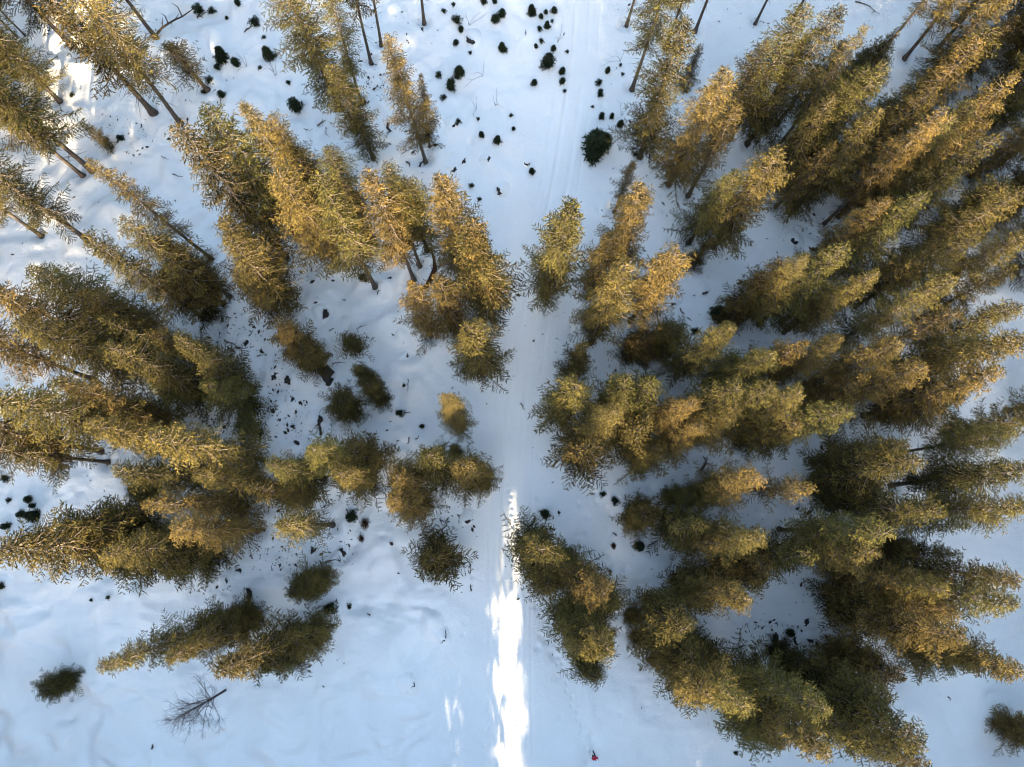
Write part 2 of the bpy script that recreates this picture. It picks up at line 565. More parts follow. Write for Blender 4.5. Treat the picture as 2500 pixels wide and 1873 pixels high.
# ------------------------------------------------------------------ the trees: (how, tip or foot, height or foot, radius, kind, label)
TT = [
 # upper left
 ('B', (1,1380,940), 24, 2.6, 'a1', 'tall shaded spruce with long bare grey trunk beside the sun-striped snow, upper left'),
 ('B', (1,1170,860), 21, 2.2, 'c1', 'thinner dark spruce with bare trunk just left of the long grey trunk, upper left'),
 ('B', (1,1220,320), 24, 2.4, 'a0', 'shaded spruce whose trunk foot touches the leaning fallen log at the top left'),
 ('B', (1,520,320), 22, 2.6, 'a2', 'brownish spruce in the top left corner over bright striped snow'),
 ('B', (1,690,1300), 25, 3.0, 'a0', 'big olive spruce at the left edge with the thicker of two brown trunks'),
 ('B', (1,620,1340), 21, 2.4, 'a1', 'spruce at the left edge with the thinner of two parallel brown trunks'),
 ('B', (1,440,760), 20, 2.2, 'b0', 'dark spruce at the left edge above the two brown trunks'),
 ('T', (1,600,900), 6, 1.5, 'd1', 'short brown-tinged spruce beside the two brown trunks'),
 ('T', (1,690,1150), (5,1590,600), 1.7, 'c1', 'slender golden spruce pointing at the sun-striped snow, upper left'),
 ('T', (1,1330,310), 9, 1.9, 'e0', 'small sparse dark spruce right of the fallen log, upper left'),
 ('T', (1,1360,960), (5,2190,610), 2.6, 'b1', 'golden spruce forming the left flank of the big upper left clump'),
 ('T', (1,1600,850), (5,2140,460), 2.9, 'b0', 'widest golden spruce of the big upper left clump, with rounded top'),
 ('T', (1,1890,700), 24, 1.9, 'b2', 'tallest golden spire of the upper left clump, pointing straight up'),
 ('T', (1,2110,860), 21, 2.0, 'b1', 'darker olive spruce right of the tallest spire, upper left clump'),
 ('T', (2,380,1100), 17, 2.0, 'b0', 'dark green spruce at the upper right edge of the upper left clump'),
 ('T', (2,210,1250), 23, 2.7, 'b1', 'golden spruce in the middle of the upper left clump, crown spreading over snow'),
 ('T', (2,500,1310), (6,1015,795), 2.6, 'a2', 'golden spruce with dark lower crown and straight bare trunk foot, lower end of the clump'),
 ('T', (2,600,1130), 19, 1.9, 'a1', 'dark shaded spruce between the upper left clump and the twin-trunk group'),
 ('T', (2,720,1420), 15, 1.8, 'b2', 'low dark spruce below the shaded one, between two golden crowns'),
 ('T', (5,1650,260), 21, 2.2, 'b0', 'olive spruce on the lower left flank of the upper left clump'),
 ('T', (5,1680,420), (6,380,920), 2.4, 'b1', 'olive spruce with brown lower crown ending near rusty roots'),
 ('T', (5,1780,640), 14, 1.8, 'a1', 'small spruce with thin trunk foot at the bottom of the upper left clump'),
 ('B', (1,60,900), 24, 2.8, 'b0', 'dark brown spruce cut by the left edge above two brown trunks'),
 ('B', (1,300,620), 24, 2.6, 'a2', 'dark spruce cut by the left edge, highest of the left edge group'),
 ('B', (1,90,560), 23, 2.5, 'b1', 'shaded spruce crown in the upper part of the left edge'),
 ('B', (1,760,180), 22, 2.4, 'a0', 'sparse shaded spruce by the top edge, left of the fallen log'),
 # top centre left
 ('B', (2,740,860), 25, 2.8, 'b1', 'broad olive spruce with dark lower crown, top left of centre'),
 ('B', (2,890,790), 25, 2.0, 'a2', 'dark brown narrow spruce between two larger ones at the top edge'),
 ('T', (2,710,460), (2,1000,1225), 1.9, 'b1', 'front golden-tipped spruce with sparse lower twigs, top left of centre'),
 ('B', (2,970,500), 26, 2.3, 'a1', 'spruce at the top edge with clean bare trunk leaning on scattered needles'),
 ('B', (2,1050,370), 26, 2.0, 'a1', 'spruce half hidden behind the tall golden one at the top edge'),
 ('B', (2,1390,1265), 23.5, 2.2, 'a2', 'tall golden spruce with long bare trunk foot, top centre left'),
 ('B', (2,1425,1160), 14, 1.5, 'c0', 'smaller golden spruce growing against the right side of the tall golden one'),
 ('B', (2,1375,180), 25, 2.3, 'a1', 'spruce mostly beyond the top edge, only its clean trunk foot showing'),
 # centre left group
 ('T', (2,960,1260), (6,1290,730), 2.2, 'a0', 'golden spruce of the twin-trunk group above the dark curved log'),
 ('T', (2,1090,1290), (6,1320,640), 1.9, 'a1', 'thinner olive spruce of the twin-trunk group above the dark curved log'),
 ('T', (2,1240,1380), (6,1400,520), 2.0, 'a2', 'dark spruce right of the twin trunks, its foot above the curved log'),
 ('T', (2,1570,1400), (6,1610,720), 2.2, 'b2', 'bright yellow spruce, upper left of the three beside the track'),
 ('T', (6,1740,270), (6,1750,1065), 2.0, 'a2', 'middle golden spruce of the three beside the track with a bare trunk'),
 ('T', (6,1870,340), (6,1910,1050), 2.9, 'b1', 'widest of the three golden spruces beside the track, forked-looking top'),
 ('T', (6,1540,690), (6,1670,1150), 1.9, 'b0', 'olive spruce left of the bare middle trunk beside the track'),
 ('T', (6,1770,1065), (6,1880,1440), 2.4, 'b2', 'short brown and gold spruce standing in front of the three beside the track'),
 ('T', (6,1280,800), (6,1425,1170), 2.2, 'b0', 'dark green bushy spruce below the curved log'),
 # centre
 ('T', (7,550,130), (7,425,850), 2.7, 'b2', 'lone golden spruce standing by itself on the open track'),
 # top right of centre
 ('B', (3,1045,180), 24, 1.8, 'a1', 'spruce beyond the top edge with a thin dark foot right of the track'),
 ('B', (3,1085,680), 24, 2.4, 'a1', 'dark spruce with the longest bare trunk right of the track at the top'),
 ('B', (3,1340,360), 24, 1.9, 'a0', 'dark green spruce behind the longest bare trunk at the top'),
 ('B', (3,1570,240), 26, 2.2, 'a1', 'spruce beyond the top edge whose dark straight trunk ends at a golden tip'),
 ('T', (3,1510,210), (3,1165,1215), 2.9, 'b2', 'loose golden spruce with pale limbs, uppermost right of the track'),
 ('T', (3,1620,340), 8, 1.8, 'd1', 'small dark spruce hiding behind the uppermost golden one'),
 ('T', (3,1790,540), (3,1300,1380), 2.9, 'b2', 'golden spruce with thin pointed tip, second right of the track'),
 ('T', (3,1900,820), (3,1500,1500), 1.9, 'e0', 'golden spruce with a pale bare leaning trunk, right of the track'),
 ('T', (3,1090,1230), (3,1000,1640), 1.3, 'e0', 'small half dark spruce at the left foot of the right-hand row'),
 ('T', (3,1250,1380), 22, 2.3, 'b0', 'dense golden spruce in the middle of the row right of the track'),
 ('T', (7,950,330), 20, 2.0, 'b1', 'golden spruce on the left edge of the row right of the track'),
 ('T', (7,1040,640), (7,830,1240), 2.4, 'a2', 'brown-gold spruce with thin trunk foot, lower end of the right-hand row'),
 ('T', (7,1440,460), (7,1110,1070), 2.5, 'a2', 'reddish brown spruce with a thick dark trunk foot, lower right-hand row'),
 ('T', (7,850,930), 8, 2.2, 'd0', 'short dark spruce beside the thin trunk foot of the right-hand row'),
 ('T', (4,370,1170), 22, 3.0, 'b0', 'broad yellow spruce right of the row, over blue shaded snow'),
 ('T', (3,1900,1290), 18, 2.4, 'b1', 'lower golden spruce leaning against the broad yellow one'),
 ('T', (7,1700,390), 9, 2.0, 'd1', 'small golden-green spruce at the foot of the broad yellow one'),
 # top right
 ('T', (4,560,20), (4,50,1110), 2.8, 'b1', 'large golden spruce at the top right, leftmost of three close trunks'),
 ('T', (4,760,40), (4,160,1130), 2.8, 'b2', 'large golden spruce at the top right, middle of three close trunks'),
 ('B', (4,310,1140), 22, 2.0, 'e0', 'thin dark spruce at the top right, rightmost of three close trunks'),
 ('T', (4,260,280), 21, 2.2, 'b0', 'olive golden spruce left of the three close trunks, top right'),
 ('B', (4,140,180), 22, 1.8, 'a1', 'spruce beyond the top edge with thin trunk beside the large golden crowns'),
 ('B', (4,430,140), 22, 2.0, 'a1', 'spruce beyond the top edge, trunk emerging between golden crowns'),
 ('B', (4,1280,460), 24, 2.5, 'a2', 'brownish spruce with dark trunk above the golden band, top right'),
 ('B', (4,1090,430), 24, 2.0, 'a0', 'spruce just left of the brownish one, top right'),
 ('T', (4,1230,200), 12, 1.9, 'd1', 'dark green young spruce above the golden band, top right'),
 ('T', (4,1020,380), 10, 1.8, 'd0', 'shorter dark green spruce, left end of the dark row at top right'),
 ('B', (4,1560,355), 27, 2.4, 'a1', 'spruce with the thickest bare trunk running to the top right edge'),
 ('B', (4,1900,420), 22, 2.5, 'b0', 'dark spruce near the top right corner'),
 ('B', (4,2080,250), 22, 2.4, 'a0', 'shaded spruce in the extreme top right corner'),
 ('B', (4,2020,640), 22, 2.5, 'b2', 'dark spruce at the right edge under the corner'),
 ('T', (4,960,460), 21, 2.3, 'b1', 'golden spruce at the left start of the diagonal golden band'),
 ('T', (4,1230,410), 23, 2.4, 'b0', 'golden spruce with rounded yellow tip, second in the diagonal band'),
 ('T', (4,1900,260), 25, 2.6, 'b1', 'long golden spruce with pale stem, outermost upper tip of the diagonal band'),
 ('T', (4,1560,560), 22, 2.3, 'b2', 'olive spruce in the middle of the diagonal golden band'),
 ('T', (4,2200,560), 25, 2.6, 'b0', 'golden spruce reaching the right edge with pale twigs'),
 ('T', (4,1850,830), 22, 2.3, 'b1', 'golden olive spruce below the one reaching the right edge'),
 ('T', (4,1980,1070), 24, 2.5, 'b1', 'golden spruce with feathery tip over a dark hollow at the right'),
 ('T', (4,1560,950), 20, 2.4, 'b0', 'dark olive spruce in the heart of the right-hand thicket'),
 ('T', (4,1120,880), 20, 2.6, 'b2', 'brown olive spruce at the shaded inner side of the diagonal band'),
 ('T', (4,760,760), 19, 2.4, 'b0', 'olive spruce at the lower left of the diagonal band'),
 ('T', (4,740,1080), 15, 2.2, 'b1', 'dark brown spruce under the diagonal band, beside blue snow'),
 ('T', (4,2180,1390), 24, 2.3, 'b2', 'golden spruce with fingerlike tip, lowest of the right-hand upper group'),
 ('T', (4,1700,1250), 20, 2.5, 'b1', 'olive spruce below the feathery tip'),
 ('B', (8,690,285), 24, 2.2, 'a1', 'spruce with long pale bare trunk over the boulder hollow'),
 ('B', (8,830,190), 22, 2.0, 'a0', 'spruce with dark trunk parallel to the long pale one'),
 ('B', (0,2330,60), 24, 2.6, 'b0', 'shaded spruce behind the thickest trunk at the top right edge'),
 ('B', (0,2410,40), 24, 2.6, 'b1', 'dark spruce filling the extreme top right corner, inner one'),
 ('B', (0,2470,130), 24, 2.7, 'b2', 'dark spruce filling the top right corner, lower one'),
 ('B', (0,2380,290), 22, 2.5, 'b0', 'dark spruce behind the golden tips at the right edge, highest'),
 ('B', (0,2440,400), 22, 2.5, 'b1', 'dark spruce behind the golden fingers, right edge'),
 ('B', (0,2400,520), 20, 2.4, 'b0', 'dark spruce in the black gap at the right edge'),
 ('B', (0,2470,600), 22, 2.5, 'b2', 'near black spruce at the right edge, upper middle'),
 ('B', (0,2420,690), 18, 2.4, 'b1', 'near black spruce between blue snow and the right edge'),
 ('B', (0,2470,1000), 20, 2.3, 'b0', 'dark spruce above the slanting thin trunk, right edge'),
 ('B', (0,2250,200), 22, 2.3, 'b2', 'dark spruce above the long golden pale-stemmed one'),
 # right middle
 ('T', (8,1450,130), 22, 2.5, 'b1', 'golden spruce with yellow tip right of the long pale trunk'),
 ('T', (8,1180,140), 19, 2.3, 'b0', 'golden olive spruce close right of the boulder hollow'),
 ('T', (8,1860,350), 22, 2.3, 'b1', 'golden spruce with twiggy tip against dark trees at the right'),
 ('T', (8,1380,480), 16, 2.2, 'b2', 'dark olive spruce under the golden ones right of the boulder hollow'),
 ('T', (8,860,530), 22, 2.5, 'b1', 'golden spruce with twiggy top directly below the boulder hollow'),
 ('T', (8,560,580), 19, 2.3, 'b0', 'golden spruce left of the twiggy-topped one below the boulder hollow'),
 ('T', (8,340,640), 16, 2.3, 'b2', 'shaded olive spruce sweeping left below the boulder hollow'),
 ('T', (8,180,830), 12, 2.2, 'd1', 'low dark spruce at the left end of the sweeping crowns'),
 ('T', (8,700,800), 12, 2.6, 'e0', 'dark see-through spruce with snow behind it, right middle'),
 ('T', (8,1700,700), 24, 2.4, 'b1', 'golden spruce with pale stem pointing at the dark right-hand trees'),
 ('T', (8,1720,930), 21, 2.3, 'e0', 'golden spruce with bare antler-like twigs beside blue snow, right'),
 ('T', (8,1080,650), 21, 2.1, 'b0', 'golden spruce between the twiggy-topped and pale-stemmed ones'),
 ('T', (8,1280,1190), 21, 2.2, 'b1', 'golden spruce with blunt tip in the middle of the right-hand wood'),
 ('T', (8,880,1160), 19, 2.0, 'b2', 'golden spruce left of the blunt-tipped one'),
 ('T', (8,540,1180), 17, 2.3, 'b0', 'dark green spruce with star-like boughs, right middle'),
 ('T', (8,330,1240), 20, 2.2, 'b1', 'golden spruce left of the dark star-like one'),
 ('T', (7,1850,1070), 20, 2.5, 'b2', 'green-gold spruce with pointed boughs below the round dark bush'),
 ('T', (7,1900,1350), 12, 2.4, 'e0', 'brown shaded spruce under the green-gold pointed one'),
 ('T', (8,1420,1430), 21, 2.5, 'b1', 'golden spruce above the blue snow gap at the right'),
 ('T', (8,1060,1500), 16, 2.2, 'b0', 'olive spruce at the left side of the blue snow gap, right'),
 ('T', (0,2520,785), 25, 2.9, 'b1', 'large golden spruce at the right edge, middle height'),
 ('T', (0,2475,905), 24, 2.7, 'b0', 'large golden spruce at the right edge with pale top, next one down'),
 ('T', (0,2385,850), 19, 2.5, 'b2', 'dark olive spruce inside the right edge group'),
 ('T', (0,2360,960), 15, 2.3, 'a2', 'dark shaded spruce under the right edge group'),
 ('T', (0,2500,650), 17, 2.2, 'b0', 'black-looking shaded spruce at the right edge, upper of two'),
 ('T', (0,2515,725), 17, 2.2, 'b2', 'black-looking shaded spruce at the right edge, lower of two'),
 ('T', (0,2510,560), 18, 2.4, 'b1', 'very dark spruce at the right edge under the golden fingers'),
 ('T', (0,2490,480), 15, 2.2, 'b0', 'very dark spruce at the right edge beside the golden fingers'),
 # centre right of track
 ('T', (7,720,1230), 14, 2.6, 'd1', 'bright star-shaped young spruce right of the track'),
 ('T', (11,620,130), 17, 2.4, 'b2', 'golden spruce just below the star-shaped one beside the track'),
 ('T', (7,1420,1120), 9, 2.9, 'd0', 'dark green low spruce right of the star-shaped one, upper'),
 ('T', (7,1180,1180), 8, 2.8, 'd0', 'dark green low spruce right of the star-shaped one, lower left'),
 ('T', (11,1290,70), 17, 2.5, 'b1', 'golden spruce at the top of the big clump right of the track'),
 ('T', (11,1080,130), 18, 2.3, 'b0', 'olive golden spruce on the upper left of the big clump'),
 ('T', (11,900,350), 18, 2.5, 'b2', 'yellow-green spruce on the left flank of the big clump'),
 ('T', (11,760,590), 17, 2.9, 'b1', 'golden brown spruce with dark left side, lowest left of the big clump'),
 ('T', (11,1210,400), 16, 2.6, 'b0', 'golden spruce at the centre of the big clump right of the track'),
 ('T', (11,1560,220), 19, 2.0, 'b1', 'bright golden spruce on the right shoulder of the big clump'),
 ('T', (11,1620,440), 16, 2.1, 'b2', 'golden spruce below the bright right shoulder of the big clump'),
 ('T', (11,1250,640), 9, 3.0, 'd0', 'dark round spruce at the foot of the big clump'),
 ('T', (11,1930,140), 21, 2.4, 'b1', 'golden spruce with pale radiating twigs right of the big clump'),
 ('T', (11,1900,370), 18, 2.5, 'b0', 'golden spruce with a whitish centre below the radiating one'),
 ('T', (12,290,160), 21, 2.2, 'b2', 'golden spruce with small pointed tips right of the radiating one'),
 ('T', (12,560,190), 21, 2.2, 'b1', 'green-gold spruce, fourth in the line right of the big clump'),
 ('T', (12,860,310), 21, 2.3, 'b0', 'golden spruce at the right end of the line, tip over blue snow'),
 ('T', (12,480,420), 16, 2.3, 'b2', 'olive spruce beneath the line right of the big clump'),
 ('T', (11,1540,960), 9, 1.7, 'd2', 'small yellow-green round spruce below the big clump'),
 ('T', (11,1760,950), 11, 2.2, 'd0', 'dark spruce right of the small yellow-green one'),
 ('T', (12,280,850), 21, 2.3, 'b1', 'golden spruce with pale limbs, left of a pair over snow'),
 ('T', (12,640,850), 20, 1.9, 'e0', 'sparse golden spruce, right of a pair over snow'),
 ('T', (11,1180,1130), 6, 2.6, 'd2', 'low dark spruce with snow patches on its boughs'),
 ('T', (11,1600,1230), 14, 2.8, 'b0', 'olive brown spruce right of the snow-patched one'),
 ('T', (11,1740,1320), 16, 2.0, 'b1', 'olive spruce between the brown one and the golden tip'),
 ('T', (11,2080,1330), 21, 2.3, 'b1', 'golden spruce with bright tip above blue snow, lower right'),
 # right lower
 ('T', (12,1180,1260), (12,335,1190), 2.5, 'a2', 'golden spruce with a level bare trunk pointing left, upper of two'),
 ('T', (12,1130,1460), (12,385,1395), 2.3, 'a2', 'brown golden spruce with a level bare trunk pointing left, lower of two'),
 ('T', (12,640,1480), 17, 2.5, 'b0', 'olive spruce below the two level trunks'),
 ('T', (12,260,1500), 13, 2.3, 'b2', 'dark olive spruce left of the two level trunks'),
 ('T', (12,1440,760), 22, 2.8, 'b1', 'large golden-rimmed dark spruce beside the white snow lane, right'),
 ('T', (12,1290,590), 18, 2.7, 'b0', 'dark green-gold spruce on the upper side of the golden-rimmed one'),
 ('T', (12,1610,960), 22, 2.4, 'b1', 'golden-tipped spruce reaching toward the white snow lane'),
 ('T', (12,1050,900), 12, 2.6, 'b2', 'very dark spruce inside the golden-rimmed group'),
 ('T', (12,1740,1180), 17, 2.2, 'c1', 'dark spruce pointing right onto the white snow lane'),
 ('T', (12,1680,1430), 13, 2.3, 'd1', 'nearly black spruce below the white snow lane'),
 ('T', (12,1380,1380), 10, 2.0, 'd0', 'low black spruce beside a snow-capped stone, right'),
 ('T', (12,2190,480), (12,1250,570), 2.1, 'a1', 'brown-gold spruce with a thin slanting trunk at the right edge'),
 ('T', (0,2530,1150), 22, 2.6, 'a2', 'reddish brown shaded spruce at the right edge, upper of two'),
 ('T', (0,2525,1235), 20, 2.6, 'a0', 'reddish brown shaded spruce at the right edge, lower of two'),
 ('T', (0,2400,1150), 12, 2.2, 'e0', 'twiggy brown spruce left of the reddish pair'),
 ('T', (0,2540,1010), 15, 2.2, 'b2', 'dark spruce at the right edge above the reddish pair'),
 ('T', (16,2080,180), 22, 2.6, 'b1', 'bright golden spruce at the lower right edge, upper tip'),
 ('T', (16,2190,400), 23, 2.6, 'b1', 'bright golden spruce at the lower right edge with pale limbs'),
 ('T', (16,1620,250), 19, 2.5, 'b0', 'olive golden spruce behind the bright pair at the lower right'),
 ('T', (16,1280,200), 15, 2.5, 'b2', 'dark olive spruce at the inner end of the lower right clump'),
 ('T', (16,1400,590), (16,690,455), 2.6, 'b1', 'olive spruce with a dark trunk foot poking out on its left'),
 ('T', (16,1740,720), 22, 2.7, 'b1', 'golden spruce with dark underside, lower right clump'),
 ('T', (16,1150,420), 12, 2.6, 'b0', 'brown shaded spruce above the dark trunk foot'),
 ('T', (16,1700,470), 18, 2.4, 'b2', 'yellow-green spruce in the middle of the lower right clump'),
 ('T', (0,2490,1640), 19, 2.5, 'b0', 'dark gold spruce over the white lower right snow, right edge'),
 ('T', (0,2400,1620), 14, 2.5, 'a2', 'dark spruce over the white lower right snow, inner one'),
 ('T', (0,2525,1800), 5, 2.6, 'd0', 'dark spruce alone at the bottom right edge'),
 ('T', (16,1060,880), 9, 2.6, 'd0', 'black rounded spruce beside litter-strewn snow, lower right'),
 ('T', (16,1330,1010), 14, 2.4, 'b0', 'dark spruce right of the black rounded one'),
 ('T', (16,1250,1230), 17, 2.8, 'b2', 'large dark spruce in the lower right thicket'),
 ('T', (16,1590,1480), 24, 2.5, 'b1', 'gold-flecked spruce on the right side of the bottom thicket'),
 ('T', (16,900,1200), 14, 2.5, 'b0', 'dark spruce with grey twigs, left in the bottom thicket'),
 ('T', (16,1150,1560), 21, 2.6, 'b1', 'olive spruce at the bottom edge in the thicket'),
 ('T', (16,1500,1720), 22, 2.4, 'b2', 'spruce cut by the bottom edge, right part of the thicket'),
 ('T', (16,620,1330), 23, 2.7, 'b1', 'bright golden spruce near the bottom edge, upper of two'),
 ('T', (16,790,1540), 24, 2.6, 'b0', 'bright golden spruce near the bottom edge, lower of two'),
 ('T', (16,310,1470), 12, 2.7, 'b2', 'dark spruce left of the bright pair at the bottom'),
 ('T', (16,500,860), 7, 2.0, 'd2', 'small dark oval spruce amid rocky snow, lower right'),
 ('T', (16,580,1120), 6, 1.8, 'd0', 'small black spruce below the oval one'),
 # centre bottom right of track
 ('T', (11,360,1420), 19, 2.7, 'b1', 'golden spruce touching the bright sunlit track'),
 ('T', (11,600,1500), 10, 2.4, 'd0', 'dark spruce between two golden ones by the bright track'),
 ('T', (15,790,280), 21, 2.2, 'b1', 'small bright golden spruce, second beside the bright track'),
 ('T', (15,430,210), 9, 2.3, 'b2', 'olive spruce under the first golden one by the track'),
 ('T', (15,960,400), 10, 2.2, 'b0', 'dark spruce right of the small bright golden one'),
 ('T', (15,700,540), 10, 2.8, 'b2', 'dark brown spruce below the small bright golden one'),
 ('T', (15,940,780), 22, 2.2, 'b1', 'bright golden spruce on the right of the lower trackside clump'),
 ('T', (15,740,760), 17, 2.4, 'b0', 'golden-flecked spruce left in the lower trackside clump'),
 ('T', (15,800,980), 12, 2.3, 'd0', 'dark spruce at the bottom of the lower trackside clump'),
 ('T', (15,1140,530), 4, 1.3, 'd2', 'tiny dark spruce right of the trackside clump, upper'),
 ('T', (15,1190,690), 4, 1.7, 'd1', 'tiny dark spruce right of the trackside clump, lower'),
 ('T', (15,1560,580), 18, 2.5, 'b1', 'brown-gold spruce at the head of the long dark clump, bottom'),
 ('T', (15,1370,440), 7, 1.8, 'e0', 'twiggy reddish spruce at the head of the long dark clump'),
 ('T', (15,1560,870), 13, 2.9, 'b2', 'large dark spruce on the left of the long dark clump'),
 ('T', (15,1800,900), 11, 2.8, 'd0', 'dark spruce on the right of the long dark clump'),
 ('T', (15,1700,1120), 19, 2.9, 'b0', 'dark gold spruce at the lower left of the long dark clump'),
 ('T', (15,2010,1230), 22, 2.6, 'b1', 'gold-tipped spruce at the lower end of the long dark clump'),
 ('T', (15,1960,400), 20, 2.3, 'b1', 'spruce with golden crown tip standing over a bright sun streak'),
 ('T', (15,1700,330), 12, 2.4, 'b2', 'dark spruce left of the golden tip over the sun streak'),
 ('T', (15,1850,190), 9, 2.0, 'e0', 'thin dark twiggy spruce above the golden tip over the sun streak'),
 ('T', (16,250,190), 13, 2.6, 'b0', 'dark spruce right of the golden tip over the sun streak'),
 # left lower
 ('T', (13,330,1060), 4.5, 2.1, 'd2', 'lone dark oval spruce on open snow, bottom left'),
 ('T', (13,900,840), 22, 2.2, 'b1', 'spruce with a glowing orange top, bottom left'),
 ('T', (13,1300,780), 20, 2.0, 'b0', 'golden-tipped spruce just right of the glowing orange top'),
 ('T', (13,1520,640), 12, 2.3, 'b2', 'wide dark spruce behind the glowing orange top'),
 ('T', (13,1760,560), 7, 2.4, 'd0', 'low dark spruce at the right end of the orange-topped row'),
 ('T', (13,1740,960), 22, 2.6, 'b1', 'golden-tipped spruce above the bare leafless tree'),
 ('T', (13,2030,900), 14, 2.2, 'b0', 'dark olive spruce behind the tip above the leafless tree'),
 ('T', (14,400,700), 9, 3.0, 'd0', 'wide dark spruce at the right end of the row above the leafless tree'),
 ('T', (14,460,240), 6, 2.6, 'd0', 'dark flat spruce with rusty roots on its right'),
 ('T', (14,350,310), 8, 1.9, 'd2', 'left part of the dark pair with rusty roots, a low spruce'),
 ('T', (10,1410,1500), 12, 4.3, 'd1', 'round star-like spruce seen straight from above, left of the track'),
 ('T', (9,720,1380), 22, 2.4, 'b1', 'golden-tipped spruce with pale stem, lower left row'),
 ('T', (0,-10,1340), 24, 2.7, 'b1', 'golden spruce cut by the left edge, lower left row'),
 ('T', (9,560,1250), 15, 3.0, 'b2', 'big very dark spruce behind the golden one at the left edge'),
 ('T', (9,800,1500), 12, 3.0, 'b0', 'big dark brown spruce under the pale-stemmed golden tip'),
 ('T', (9,1350,1270), 20, 2.3, 'b1', 'golden spruce right of the pale-stemmed one, lower left row'),
 ('T', (9,1250,1480), 12, 2.5, 'a2', 'dark spruce fringe below the two golden tips, lower left'),
 ('T', (10,180,1210), (10,655,1190), 2.2, 'e0', 'thin see-through spruce with a level trunk stub on its right'),
 ('T', (9,1060,450), (9,2050,740), 2.5, 'b1', 'long golden spruce with a pale spine, middle left'),
 ('T', (9,910,710), 22, 2.5, 'b1', 'golden spruce with pale twiggy tip below the pale-spined one'),
 ('T', (9,680,430), 21, 2.3, 'b0', 'golden spruce above and left of the pale-spined one'),
 ('T', (0,-15,950), 25, 2.7, 'b1', 'golden spruce with white limbs cut by the left edge'),
 ('T', (9,400,130), 20, 2.3, 'b2', 'olive golden spruce right of the one with white limbs'),
 ('T', (9,850,300), 13, 2.3, 'b0', 'shaded brown spruce between the white-limbed and the pale-spined ones'),
 ('B', (9,780,640), 22, 2.6, 'a2', 'dark spruce lying over the left snow, upper of the pair'),
 ('B', (9,830,720), 22, 2.4, 'a0', 'dark spruce lying over the left snow, lower of the pair'),
 ('T', (9,1020,940), 4, 1.7, 'd2', 'small reddish dark spruce on the white snow, left'),
 ('T', (9,1480,830), 19, 2.3, 'b2', 'brown-gold spruce below the pale-spined one'),
 ('T', (9,1090,1010), 20, 1.7, 'e0', 'small sparse golden spruce pointing left, lower left'),
 ('T', (9,1400,1030), 16, 2.0, 'b0', 'olive spruce right of the small sparse golden one'),
 ('T', (9,1850,430), 6, 2.0, 'e0', 'dark ragged bush-like spruce on littered snow, left of centre'),
 ('T', (9,1560,130), 13, 2.4, 'b2', 'brown-dark spruce above the pale-spined golden one'),
 ('T', (9,1890,900), 17, 1.9, 'b1', 'golden spruce tip at the left end of the central left clump'),
 ('T', (10,170,740), 19, 2.2, 'b1', 'bright golden spruce on the upper left of the central left clump'),
 ('T', (10,520,640), 18, 2.4, 'b0', 'golden spruce in the middle of the central left clump'),
 ('T', (10,690,780), 17.6, 2.2, 'b1', 'golden brown spruce with outstretched tips, central left clump'),
 ('T', (10,800,650), 10, 2.6, 'b2', 'dark green spruce at the right end of the central left clump'),
 ('T', (10,230,920), 11, 2.5, 'b0', 'dark spruce along the underside of the central left clump'),
 ('T', (10,1120,770), 18, 2.0, 'b1', 'golden spruce, upper left of four beside the track'),
 ('T', (10,1200,1010), 18, 2.1, 'b2', 'orange-gold spruce, lowest of four beside the track'),
 ('T', (10,1390,740), 18, 2.1, 'b1', 'golden round spruce, middle of four beside the track'),
 ('T', (10,1660,760), 18, 2.1, 'b2', 'bright golden spruce, rightmost of four beside the track'),
 ('T', (10,1800,830), 8, 2.3, 'd0', 'olive spruce behind the rightmost golden one, touching the track'),
 ('T', (10,1600,620), 6, 1.4, 'd1', 'small dark spruce above the rightmost golden one'),
 ('T', (10,1560,250), (10,1640,490), 1.8, 'b1', 'small pale orange spruce standing alone left of the track'),
 # left middle
 ('T', (6,300,1140), 9, 2.7, 'd0', 'dark green spruce on bare snow, left of the white-capped boulders'),
 ('T', (6,430,1300), 7, 2.4, 'd0', 'lower half of the dark green pair left of the white-capped boulders'),
 ('T', (6,800,1200), 4, 2.0, 'e0', 'small dark spruce with snow showing through, left of centre'),
 ('T', (6,830,1370), 9, 2.0, 'd1', 'dark spruce, upper of the pair left of the sunlit streaks'),
 ('T', (10,930,120), 9, 2.1, 'd0', 'gold-flecked spruce, lower of the pair left of the sunlit streaks'),
 ('T', (10,720,260), 5, 2.6, 'd2', 'round dark spruce next to the ring of boulders'),
 ('T', (5,650,400), (5,1570,1010), 2.3, 'b1', 'bright golden spruce with yellow tip over dark trunks, left'),
 ('T', (5,860,250), (5,1730,900), 2.2, 'a2', 'sparse golden spruce with thin brown trunk foot, left'),
 ('T', (5,1180,380), 18, 2.3, 'b0', 'golden olive spruce between the yellow tip and the slender one, left'),
 ('T', (5,1250,680), 13, 2.4, 'b2', 'dark shaded lower spruce below the yellow tip, left'),
 ('B', (5,690,440), 25, 2.8, 'a2', 'olive spruce at the left with a long slanting brown trunk'),
 ('B', (5,300,385), 22, 2.1, 'a0', 'dark spruce at the left edge with a short thin trunk foot'),
 ('T', (0,-30,700), 25, 2.7, 'b1', 'golden-tipped spruce cut by the left edge, middle height'),
 ('T', (5,280,700), 18, 2.6, 'b2', 'dark spruce above the golden one at the left edge'),
 ('T', (5,560,780), 16, 2.3, 'b0', 'very dark spruce right of the left edge pair'),
 ('T', (5,760,990), 17, 2.0, 'b1', 'small golden-green crown in dark spruces, left'),
 ('T', (5,150,1040), 22, 2.5, 'b1', 'golden spruce with a pale spine near the left edge'),
 ('B', (5,710,1500), 24, 2.4, 'a1', 'shaded spruce near the left edge with a long straight dark trunk'),
